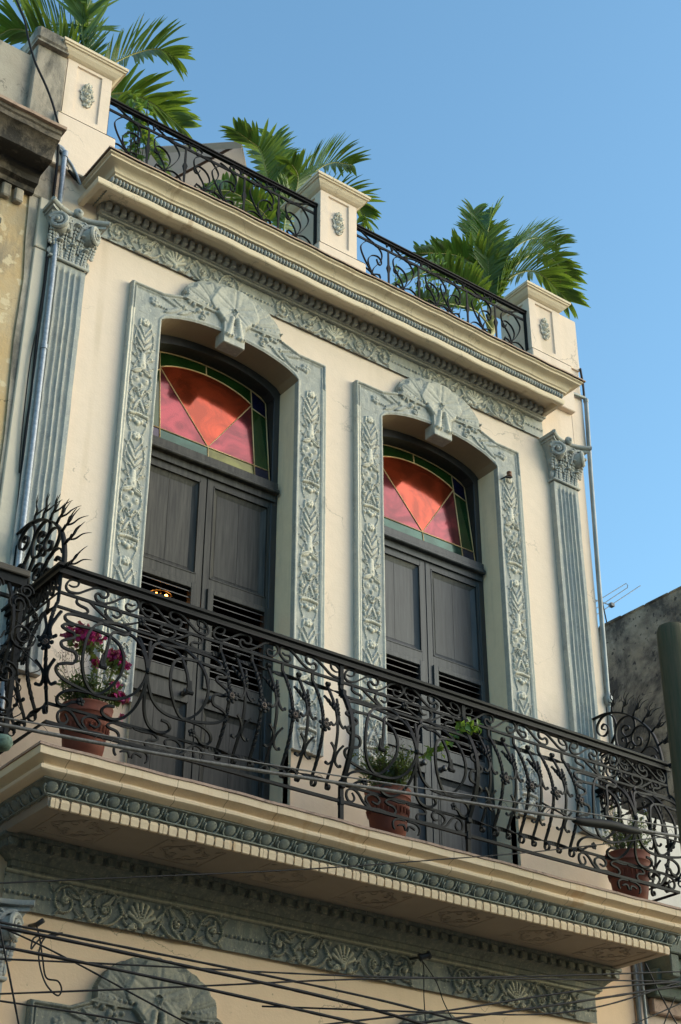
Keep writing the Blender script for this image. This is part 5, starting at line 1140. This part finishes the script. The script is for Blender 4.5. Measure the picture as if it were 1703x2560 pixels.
for i, p in enumerate(P_):
    if i > 12:
        for _ in range(3): leafq(lf, p+rv(.018), rv()+Vector((.3,-.3,-.3)), rv()+Vector((0,-1,.5)), .062, .045)
    elif i > 4: leafq(lf, p, rv(), rv(), .04, .02)
for mb, nm, mt in ((st,'shoot',M_stem),(lf,'shoot_leaves',M_leaf)): o = mb.build(nm, mt); unparent_loc(o, root)
root, zt = pot(2.44, -.56, .172, .085)
tag(root, 'terracotta pot with thin leggy herbs on the right end of the balcony', 'flower pot', 'terracotta pots along the balcony')
herb(root, 2.44, -.56, zt, 46, .34, .17, M_leafd, .032, .5); wisps(root, 2.38, -.58, zt, 12, .62)
# ================================================================== PALMS
def palm(data, base, label, seed):
    g_ = random.Random(seed); root = empty('potted_palm', base); tag(root, label, 'palm', 'palms on the roof terrace')
    b0 = Vector(base); tr = MB(); top = Vector(data[0][0][0]); 
    tr.tube(cr([b0, b0*.5+top*.5+Vector((.02,0,0)), top-Vector((0,0,.05)), top+Vector((0,0,.12))], 4), .045, 10)
    o = tr.build('trunk', M_rach, None, True); unparent_loc(o, root)
    for pts, sc in data:
        P_ = cr(pts, 7); L = len(P_)
        cum = [0]
        for i in range(1, L): cum.append(cum[-1]+(P_[i]-P_[i-1]).length)
        tot = cum[-1]; mb = MB(); rc = MB()
        rc.tube(P_, [.013*(1-.85*i/L) for i in range(L)], 6)
        n = max(18, int(tot/.036)); up = Vector((0,0,1)); face = Vector((-.5,-.75,-.1))
        for i in range(n):
            t = .20+.80*i/(n-1); s_ = t*tot; k = max(j for j in range(L) if cum[j] <= s_+1e-9); k = min(k, L-2)
            p = P_[k].lerp(P_[k+1], (s_-cum[k])/max(1e-6, cum[k+1]-cum[k])); T = (P_[k+1]-P_[k]).normalized()
            lat = T.cross(up); lat = lat.normalized() if lat.length > .15 else T.cross(face).normalized()
            nz = lat.cross(T).normalized()
            if nz.z < 0: nz = -nz
            for sg in (-1, 1):
                LL = sc*.44*(.24+.76*math.sin(math.pi*min(1, (t-.12)*1.02))**.7)*(.85+.3*g_.random())
                fw = .50+.75*t
                d = (lat*sg*.95+T*fw+nz*(.42+.22*g_.random())+Vector((g_.gauss(0,.07),g_.gauss(0,.07),g_.gauss(0,.07)))).normalized()
                W = .0215*(.9+.4*g_.random())*sc**.5
                droop = .10+.28*g_.random()
                q = p.copy(); dd = d.copy(); cs = []
                side = d.cross(nz).normalized()
                for j in range(6):
                    u = j/5; wv = W*(math.sin(math.pi*min(1, u*.80+.16)))**.8 if j < 5 else .001
                    sd_ = dd.cross(nz); sd_ = sd_.normalized() if sd_.length > .1 else side
                    nn = sd_.cross(dd).normalized()
                    cs.append((q-sd_*wv+nn*wv*.45, q.copy(), q+sd_*wv+nn*wv*.45))
                    dd = (dd+Vector((0,0,-1))*droop*.35).normalized(); q = q+dd*(LL/5)
                vs = [a for c in cs for a in c]
                mb.add(vs, [(j*3+e, j*3+e+1, (j+1)*3+e+1, (j+1)*3+e) for j in range(5) for e in (0,1)])
        f = mb.build('frond', M_palm, None, True); unparent_loc(f, root); r_ = rc.build('rachis', M_rach, f, True)
    # trunk foot pot, behind the parapet
    return root
def tub(x, y): mb = MB(); mb.lathe([(.20,0),(.25,.30),(.27,.32),(.27,.36),(.24,.36),(.23,.33)], x, y, 24, 4.79); return mb
for i, (b, lab) in enumerate((((-2.25,.95,4.79+.33), 'largest palm, behind the left parapet pier, fronds spreading to both sides of it'),
                  ((-.75,1.0,4.79+.33), 'palm with upright fronds behind the middle parapet pier'),
                  ((1.78,1.05,4.79+.33), 'bushy palm just left of the right parapet pier'))):
    r_ = palm(PALM[i], b, lab, 20+i)
    t_o = tub(b[0], b[1]).build('tub', M_terra, None, True); unparent_loc(t_o, r_)
def shrub(c, R0, n, label, mat, L=.07, stems=6, top=None):
    root = empty('shrub', (c[0], c[1], 4.79)); tag(root, label, 'shrub')
    st = MB(); lf = MB()
    for i in range(stems):
        a = rnd.random()*6.28; p0 = Vector((c[0], c[1], 4.80)); e = Vector(c)+Vector((math.cos(a)*R0[0]*rnd.random(), math.sin(a)*R0[1]*rnd.random(), R0[2]*(2*rnd.random()-1)))
        P_ = cr([p0, (p0+e)*.5+rv(.04), e], 10); st.tube(P_, .004, 4)
        for p in P_[8:]:
            for _ in range(int(n/stems/12)+1): leafq(lf, p+rv(.028), rv()+Vector((0,0,.4)), rv(), L*(.7+.5*rnd.random()), L*.45)
    for mb, nm, mt in ((st,'stems',M_stem),(lf,'leaves',mat)): o = mb.build(nm, mt); unparent_loc(o, root)
shrub((1.55,.55,6.02), (.52,.3,.34), 620, 'leafy green shrub in front of the right-hand palm', M_leaf, .062, 26)
shrub((-1.90,.50,6.42), (.17,.12,.17), 130, 'broad-leaved climber hanging beside the top of the left iron railing', M_leaf, .10, 12)
shrub((-1.20,.22,5.70), (.12,.05,.07), 60, 'small tuft of leaves caught in the left iron railing', M_leaf, .055, 3)
shrub((-.95,.55,5.30), (.40,.2,.30), 300, 'low mixed foliage behind the left railing near the middle pier', M_leaf, .10, 14)
# parasol
root = empty('parasol', (-.55, 2.95, 4.79)); tag(root, 'large taupe canvas umbrella behind the left parapet railing', 'parasol')
cz = 7.63; C0 = Vector((-.275,1.30,cz)); dL = (Vector((-1.253,2.181,cz))-C0).normalized(); dR = (Vector((.511,1.583,cz))-C0).normalized()
dL = Vector((-.86,.51,0)).normalized() if False else dL
dR = Vector((-dL.y, dL.x, 0)); dR = dR if dR.x*1 > 0 else -dR
W_ = 3.2; q = [C0, C0+dL*W_, C0+dL*W_+dR*W_, C0+dR*W_]; ap = (q[0]+q[2])/2+Vector((0,0,.75))
cv = MB(); n_ = 8
for k in range(4):
    a, b = q[k], q[(k+1) % 4]
    for i in range(n_):
        for j in range(n_):
            def pt(u, v): e = a.lerp(b, u); p = e.lerp(ap, v); return p+Vector((0,0,-.10*math.sin(math.pi*u)*(1-v)*(.3+v)))
            cv.add([pt(i/n_,j/n_),pt((i+1)/n_,j/n_),pt((i+1)/n_,(j+1)/n_),pt(i/n_,(j+1)/n_)], [(0,1,2,3)])
    cv.add([a, b, b-Vector((0,0,.10)), a-Vector((0,0,.10))], [(0,1,2,3)])
cv.v = [tuple(v) for v in cv.v]; unparent_loc(cv.build('canopy', M_canv, None, True, 30), root)
for k in range(4): mb = MB(); mb.tube([q[k]-Vector((0,0,.02)), ap-Vector((0,0,.04))], .016, 6); unparent_loc(mb.build('rib', M_pwood), root)
mb = MB(); mb.tube([(ap.x,ap.y,4.79),(ap.x,ap.y,ap.z)], .03, 10); unparent_loc(mb.build('pole', M_pwood, None, True), root)
# ================================================================== NEIGHBOURS
def struct(name, loc, label, cat='building'):
    r = empty(name, loc); tag(r, label, cat); return r
NBl = struct('neighbouring_building', (-6, 0, -5.46), 'weathered ochre building on the left with a soot-black cornice and grey parapet')
def N_(mb, nm, mat, sm=False, ang=None, root=NBl): o = mb.build(nm, mat, None, sm, ang); unparent_loc(o, root); return o
mb = MB(); mb.box(-11, -2.905, .012, 7, -5.46, 4.9); N_(mb, 'wall', M_nb)
mb = MB(); mb.add([(-2.93,-.004,1.0),(-2.895,-.004,1.0),(-2.895,-.004,4.42),(-2.99,-.004,4.42),(-2.975,-.004,4.0),(-2.945,-.004,3.6),(-2.955,-.004,3.0),(-2.925,-.004,2.2)], [tuple(range(8))])
mb.box(-2.99, -2.80, -.02, .3, 4.42, 4.80, .01); N_(mb, 'cement_patch', M_nbg)
mb = MB(); mb.box(-2.905, -2.752, -.030, .1, 3.93, 4.425, .006); mb.box(-2.900, -2.745, -.026, .1, -5.4, 3.922, .006); N_(mb, 'corner_strip', M_pier)
def lsweep(prof, x0, x1, nm, mat, y0=0, n=1, wob=0, root=NBl):
    mb = MB(); m_ = len(prof); cols = [[(x0+(x1-x0)*i/n, y0-o+wobf(i*.37, 1)*wob, z+wobf(i*.41, 0)*wob) for o, z in prof] for i in range(n+1)]
    cols.append([(x1, .05, z) for o, z in prof]); cols.insert(0, [(x0, .05, z) for o, z in prof])
    vs = [p for c in cols for p in c]
    mb.add(vs, [(i*m_+k, (i+1)*m_+k, (i+1)*m_+k+1, i*m_+k+1) for i in range(len(cols)-1) for k in range(m_-1)])
    return N_(mb, nm, mat, True, 30, root)
cc = lsweep([(0,4.80),(.475,4.775),(.480,4.770),(.480,4.742),(.44,4.74)], -11, -2.955, 'cornice', M_tile, n=60, wob=.003)
o = lsweep([(.45,4.742),(.445,4.71),(.43,4.70),(.425,4.66),(.40,4.655),(.36,4.62),(.33,4.57),(.325,4.53),(.30,4.52),(.16,4.54),(.12,4.50),(.11,4.45),(.06,4.44),(.05,4.40),(.0,4.40)], -11, -2.975, 'cornice_moulding', M_nbc, n=60, wob=.006)
mb = MB(); x = -3.05
while x > -8: mb.box(x-.075, x, -.045, .02, 4.27, 4.40, .012); x -= .105
N_(mb, 'worn_dentils', M_nbg)
mb = MB(); mb.box(-6, -3.20, -.05, .02, 3.98, 4.03, .004); mb.box(-6, -3.22, -.035, .02, 3.86, 3.975, .004); mb.box(-6, -3.24, -.06, .02, 3.80, 3.855, .004); N_(mb, 'window_hood', M_nbg)
mb = MB(); mb.box(-11, -3.09, .06, .35, 4.80, 5.93, .01); N_(mb, 'parapet', M_nbg)
mb = MB(); mb.box(-3.10, -2.822, -.006, .40, 4.80, 6.02, .008); mb.box(-3.125, -2.838, -.05, .43, 6.02, 6.04); mb.box(-3.135, -2.842, -.06, .44, 6.04, 6.19, .02); N_(mb, 'parapet_pillar', M_nbg)
mb = MB(); 
for k in range(3): mb.add([Vector((-3.36+.05*k,-.30,4.80)), Vector((-3.33+.05*k,-.30,4.80)), Vector((-3.33+.04*k,-.28,4.88-.02*k)), Vector((-3.37+.05*k,-.29,4.86))], [(0,1,2,3)])
mb.v = [tuple(v) for v in mb.v]
o = MB(); o.tube([(-3.0,-.42,4.80),(-3.02,-.40,4.85),(-3.05,-.38,4.82)], .004, 4)
# neighbour's own balcony: end of a timber-topped iron railing at the left edge
r = struct('timber_topped_railing', (-3.5, -.8, -.4), 'dark iron railing with a weathered timber handrail at the left edge, on the neighbouring balcony', 'railing')
def A_(mb, nm, mat, sm=False): o = mb.build(nm, mat, None, sm); unparent_loc(o, r); return o
mb = MB(); mb.box(-9, -3.17, -.90, .0, -.62, -.42, .01); A_(mb, 'balcony_slab', M_nbg)
mb = MB(); mb.box(-6, -2.985, -.86, -.76, .655, .70, .006); A_(mb, 'handrail', M_old)
mb = MB(); mb.box(-6, -2.99, -.835, -.785, .60, .655); mb.box(-3.02, -2.992, -.83, -.80, -.42, .62); mb.box(-6,-2.99,-.825,-.80,-.36,-.335); mb.box(-6,-2.99,-.825,-.80,.50,.52); A_(mb, 'rail', M_iron)
mb = MB()
for i in range(3):
    x = -3.10-.20*i; mb.tube([(x,-.812-bel(z)*1.1,z) for z in (.60,.5,.4,.3,.2,.1,0,-.1,-.2,-.34)], 1, flat=(.009,.009), ref=(1,0,0))
    for (cx_, cz_, R0, s) in ((x+.03,.42,.075,1), (x+.06,.20,.09,-1), (x+.02,-.02,.08,1), (x+.05,-.20,.07,-1), (x+.10,.55,.05,1)):
        mb.tube([(cx_+R0*(1-.7*t/20)*math.cos(s*t*.5), -.83-bel(cz_), cz_+R0*(1-.7*t/20)*math.sin(s*t*.5)) for t in range(21)], 1, flat=(.011,.004), ref=(0,1,0))
A_(mb, 'scrollwork', M_iron)
mb = MB()
for k in range(5):
    P_ = cr([(-3.02+rnd.gauss(0,.03),-.86,.5-.16*k), (-2.98+rnd.gauss(0,.05),-.90,.42-.16*k), (-2.94+rnd.gauss(0,.04),-.87,.36-.15*k), (-3.0,-.84,.28-.14*k)], 5); mb.tube(P_, .0035, 4)
A_(mb, 'tied_wires', M_cab)
tag((lambda m_: (m_.lathe([(.02,0),(.055,.01),(.07,.04),(.06,.075),(.03,.085)], -3.075, -.93, 14, -.52), m_.build('verdigris_bowl', M_copper, None, True))[1])(MB()), 'small verdigris green bowl-shaped fitting at the left edge by the railing foot', 'fitting')
# right: low neighbour with pink wall, green cornice; whitewashed upper wall
NBr = struct('low_neighbour', (6, 0, -5.46), 'low plastered building at the right edge with a chipped green cornice')
def Rn(mb, nm, mat): o = mb.build(nm, mat); unparent_loc(o, NBr); return o
mb = MB(); mb.box(3.02, 12, .02, 7, -5.46, -.42); Rn(mb, 'wall', M_pink)
mb = MB(); mb.box(3.0, 4.6, .05, 1.6, -.42, .80); Rn(mb, 'whitewashed_wall', M_white)
mb = MB(); mb.box(3.13, 12, -.10, .02, -.80, -.70, .01); mb.box(3.10, 12, -.16, .02, -.70, -.60, .01); mb.box(3.15, 12, -.22, .02, -.60, -.50, .01); mb.box(3.12, 12, -.30, .02, -.50, -.38, .01)
for k in range(8): mb.box(3.14+k*.3, 3.24+k*.3, -.28, -.02, -.68, -.50, .008)
Rn(mb, 'cornice', M_grn)
mb = MB(); mb.box(3.15, 12, -.04, .02, -.92, -.80, .01); Rn(mb, 'brown_moulding', M_tile)
NBb = struct('blank_gable_house', (9, 5, -5.46), 'tall blank concrete gable wall, black with mould, rising behind the right end of the balcony')
mb = MB(); n_ = 40
mb.box(6.0, 14, .9, 16, -5.46, 4.50)
tp = [(6.0+.0, .9+15*i/n_) for i in range(n_+1)]
o = mb.build('wall', M_blank); unparent_loc(o, NBb)
mb = MB()
for i in range(n_):
    y = .9+15*i/n_; h = 4.535+wobf(y*1.7, 0)*.022; mb.box(5.985, 6.2, y, y+15/n_-.002, 4.5, h, .012)
unparent_loc(mb.build('coping', M_blank), NBb)
# unseen house across the street behind the camera, added to shade the lower facade
r = struct('opposite_shade_house', (0, -12, -5.46), 'plain plastered house across the street, unseen, added to shade the lower facade')
mb = MB(); mb.box(-16, 16, -18, -10.6, -5.46, 1.6); mb.box(-16, 16, -10.65, -10.45, 1.3, 1.6, .02); unparent_loc(mb.build('wall', M_pier), r)
mb = MB()
for k in range(9):
    x = -13+k*3.2; mb.box(x-.6, x+.6, -10.61, -10.55, -1.8, .6, .01)
unparent_loc(mb.build('shutters', M_wood), r)
# utility pole
r = struct('utility_pole', (1.56, -2.0, -5.46), 'green-stained round timber pole at the right edge', 'utility pole')
mb = MB(); mb.lathe([(.125,-5.46),(.118,-2),(.112,1.05),(.110,1.20),(.095,1.24),(.02,1.25)], 1.562, -2.0, 20); unparent_loc(mb.build('shaft', M_pole, None, True, 40), r)
# antenna on the far roof
r = struct('television_antenna', (7.5, 4, 4.5), 'thin aluminium television antenna above the mouldy gable wall', 'antenna')
mb = MB(); mb.tube([(7.56,4,4.5),(7.51,4,5.50),(7.45,4,5.88)], .009, 6); unparent_loc(mb.build('mast', M_iron), r)
mb = MB(); mb.tube([(7.20,4,5.72),(7.97,4,6.31),(8.0,4,6.29),(7.99,4,6.25),(7.20,4,5.62)], .006, 5); mb.tube([(7.10,4,5.46),(7.42,4,5.70),(7.63,4,5.87),(8.26,4,6.37)], .006, 5); mb.tube([(7.20,4,5.84),(7.64,4,5.86)], .008, 5); mb.box(7.60,7.66,3.97,4.03,5.84,5.89)
unparent_loc(mb.build('elements', M_alu), r)
mb = MB(); mb.tube([(7.5,4,5.6),(7.40,4,5.0),(7.36,4,4.5)], .004, 4); mb.tube([(7.5,4,5.6),(7.62,4,4.5)], .004, 4); unparent_loc(mb.build('guy_wires', M_alu), r)
# green stub behind the left pillar
tag((lambda m_: (m_.lathe([(.045,5.9),(.045,6.90),(.04,6.905)], -2.86, .62, 14), m_.build('green_pipe_end', M_green, None, True, 40))[1])(MB()), 'short green plastic pipe end sticking up behind the grey parapet pillar', 'pipe')
# conduits
r = struct('conduit_pipe', (-2.74, -.08, -.3), 'bright galvanised conduit with a black cable running down beside the left pilaster', 'pipe')
mb = MB(); mb.tube(cr([(-2.60,-.055,4.70),(-2.70,-.07,4.84),(-2.835,-.08,4.945)], 2), .012, 8); mb.tube(cr([(-2.86,-.08,4.955),(-2.80,-.08,4.945),(-2.778,-.08,4.90)], 5), .020, 10); mb.tube([(-2.778,-.08,4.93),(-2.752,-.08,3.63),(-2.736,-.08,1.2),(-2.730,-.08,-.3)], .0215, 12)
for z in (4.90, 3.0): mb.tube([(-2.775,-.08,z-.03),(-2.775,-.08,z+.03)] if z > 4 else [(-2.748,-.08,z-.02),(-2.748,-.08,z+.02)], .027, 12)
unparent_loc(mb.build('pipe', M_galv, None, True, 50), r)
mb = MB(); mb.tube(cr([(-2.85,-.10,4.95),(-2.822,-.06,4.8),(-2.812,-.05,4.3),(-2.795,-.05,3.6),(-2.80,-.05,3.2),(-2.785,-.05,2.6),(-2.79,-.05,2.2),(-2.775,-.05,1.6),(-2.768,-.05,.4),(-2.765,-.05,-.3)], 5), .012, 6)
mb.tube(cr([(-2.795,-.06,3.3),(-2.825,-.05,2.9),(-2.82,-.05,2.3),(-2.80,-.05,1.9)], 5), .005, 5); mb.tube(cr([(-2.60,-.035,4.73),(-2.72,-.05,4.80),(-2.85,-.06,4.98)], 5), .014, 6)
unparent_loc(mb.build('cable', M_cab, None, True), r)
r = struct('drain_conduit', (3.04, -.02, -5.4), 'grey weathered conduit standing off the right edge of the cream facade', 'pipe')
mb = MB(); mb.tube(cr([(2.86,-.03,5.035),(2.98,-.03,5.045),(3.045,-.03,5.05),(3.068,-.03,5.02),(3.068,-.03,4.94)], 4), .019, 10); mb.tube([(3.068,-.03,5.0),(3.034,-.03,4.175),(3.0,-.03,3.0),(2.985,-.02,1.85),(2.98,-.02,1.78)], .022, 12)
mb.lathe([(.024,1.70),(.042,1.73),(.045,1.78),(.030,1.80),(.022,1.83)], 2.984, -.02, 14); mb.tube([(2.986,-.02,1.75),(2.99,-.02,0),(2.995,-.03,-5.4)], .020, 12); mb.tube([(3.02,-.06,-.55),(3.02,-.06,-5.4)], .014, 10)
mb.lathe([(.020,5.0),(.027,5.01),(.027,5.04),(.02,5.05)], 3.066, -.03, 12)
unparent_loc(mb.build('pipe', M_galr, None, True, 50), r)
mb = MB(); mb.tube([(3.075,.01,5.45),(3.082,.0,5.25),(3.07,-.01,5.06)], .012, 6); unparent_loc(mb.build('cable', M_cab), r)
# small fittings on the facade
r = struct('insulator', (1.865, -.09, 3.66), 'small brown porcelain insulator on an iron bracket at the right door surround', 'insulator')
mb = MB(); mb.tube([(1.80,-.06,3.60),(1.83,-.10,3.62),(1.90,-.10,3.635)], 1, flat=(.016,.004), ref=(0,1,0)); unparent_loc(mb.build('bracket', M_iron), r)
mb = MB(); mb.lathe([(.016,0),(.026,.006),(.026,.018),(.014,.024),(.014,.030),(.026,.036),(.024,.050),(.012,.056)], 1.875, -.10, 14, 3.635); unparent_loc(mb.build('spool', M_porc, None, True), r)
r = struct('wall_hook', (.654, -.15, -.905), 'iron spool insulator with two tie wires hanging from the lower frieze', 'insulator')
mb = MB(); mb.tube([(.64,-.0,-.90),(.645,-.17,-.915)], .010, 6); mb.tube([(.62,-.16,-.925),(.69,-.19,-.90)], .022, 10); mb.tube([(.62,-.16,-.925),(.63,-.165,-.92)], .030, 10); mb.tube([(.68,-.187,-.904),(.69,-.19,-.90)], .030, 10); unparent_loc(mb.build('spool', M_fr, None, True, 50), r)
mb = MB()
for pts, rad in WIRE[:2]: mb.tube(cr(pts, 5), rad, 5)
unparent_loc(mb.build('tie_wire', M_cab), r)
r = struct('wire_loop', (-2.3, -.1, -1.2), 'loose loop of black wire tied at a wall hook under the balcony, lower left', 'wire')
mb = MB()
for pts, rad in WIRE[2:]: mb.tube(cr(pts, 6), rad, 5)
unparent_loc(mb.build('loop', M_cab), r)
mb = MB(); mb.tube([(-2.33,.0,-1.18),(-2.33,-.09,-1.19),(-2.31,-.13,-1.17)], .016, 7); unparent_loc(mb.build('hook', M_fr, None, True), r)
mb = MB(); mb.tube(cr(LW[0], 6), .010, 6); mb.v = [(x, y, z) for x, y, z in mb.v]
tag(mb.build('dangling_cable', M_cab, None, True), 'thin black cable dropping over the grey parapet at the upper left', 'cable')
CL = ['thick grey weathered cable crossing in front of the railing', 'thin frayed wire riding just above the thick grey cable at the railing', 'thickest black cable below the balcony, sloping down to the right', 'black cable just above the thickest one, converging with it at the left',
      'lower thick black cable sloping right across the bottom left doorhead', 'nearly level thin cable crossing the lower wall under the frieze', 'thin cable rising slightly to the right across the shell ornament', 'thin cable at the bottom left corner over the door moulding',
      'steep thin cable running diagonally down across the left shell ornament', 'nearly vertical cable at the lower left edge', 'single thin wire rising to the right across the balcony soffit and fluting', 'thin cable rising right over the second shell ornament',
      'uppermost of the paired cables fanning to the lower right', 'sagging cable low at the right, under the frieze end', 'steep cable in the lower right corner running down to the right', 'steep cable in the lower right corner running down to the left', 'shallow cable at the bottom right corner rising to the edge']
def extend(P_, L=14):
    a = P_[0]+(P_[0]-P_[1]).normalized()*1.2; b = P_[-1]+(P_[-1]-P_[-2]).normalized()*1.2; return [a]+P_+[b]
for i, (pts, rad, gr) in enumerate(CAB):
    pts = sorted(pts, key=lambda p: p[0]) if i not in (9,) else pts
    P_ = [Vector(p) for p in pts]; Q = [P_[0]]
    for p in P_[1:]:
        if (p-Q[-1]).length > .12: Q.append(p)
    # ease the hand-plotted height errors, keep the sag
    for _ in range(2): Q = [Q[0]]+[Q[j]*.5+(Q[j-1]+Q[j+1])*.25 for j in range(1, len(Q)-1)]+[Q[-1]]
    C_ = cr(Q, 8)
    if i not in (14, 15, 16): C_ = extend(C_)
    mb = MB(); g_ = random.Random(i); rr = [rad*.88*(1+g_.uniform(-.12,.12)) for _ in C_]
    mb.tube(C_, rr, 7)
    if i == 0:
        for k in range(26):                   # frayed binding on the heavy cable
            j = g_.randrange(1, len(C_)-2); p = C_[j]; mb.tube(cr([p+Vector((0,0,.012)), p+Vector((.03,-.02,.03+g_.uniform(0,.02))), p+Vector((.08,0,.012))], 4), .0016, 3)
    tag(mb.build('overhead_cable', M_cabg if i in (0, 1) else M_cab, None, True), CL[i], 'cable', 'overhead cables in front of the facade')
P_ = cr(SLEEVE, 6); L_ = len(P_)
mb = MB(); mb.tube(P_, [.010+.024*math.sin(math.pi*min(1, max(0, (i/(L_-1)))))**.5 for i in range(L_)], 12)
tag(mb.build('cable_joint_sleeve', M_sleeve, None, True), 'fat black joint sleeve on the cable at the right end of the railing', 'cable joint')
mb = MB(); mb.tube(cr([(SLEEVE[0][0]-.30,-1.25,SLEEVE[0][2]+.055), (SLEEVE[0][0]-.12,-1.25,SLEEVE[0][2]+.02), tuple(SLEEVE[0])], 6), .008, 6); mb.tube(cr([tuple(SLEEVE[-1]), (SLEEVE[-1][0]+.4,-1.25,SLEEVE[-1][2]-.0), (SLEEVE[-1][0]+1.2,-1.25,SLEEVE[-1][2]-.02)], 6), .007, 6)
tag(mb.build('spliced_cable', M_cab, None, True), 'thin black cable running into both ends of the fat joint sleeve', 'cable')
# lamp in the room behind the left door
r = struct('ceiling_lamp', (-1.237, .62, 1.70), 'small lit amber lamp glowing behind the upper slats of the left door', 'lamp')
mb = MB()
for k in range(5): a = k*1.26; mb.ell((-1.237+.07*math.cos(a), .62+.05*math.sin(a), 1.70), (.014,.014,.018), 8, 6)
unparent_loc(mb.build('bulb', M_bulb, None, True), r)
mb = MB(); mb.tube([(-1.237,.62,1.74),(-1.237,.62,3.3)], .006, 6); mb.tube([(-1.237+.09*math.cos(t*.5), .62+.07*math.sin(t*.5), 1.735) for t in range(14)], .006, 5); unparent_loc(mb.build('fitting', M_fr), r)
for o in list(bpy.data.objects):
    if o.type == 'MESH' and not o.parent and not o.get('label') and not o.get('kind'): print('UNTAGGED', o.name)
bpy.context.view_layer.update()
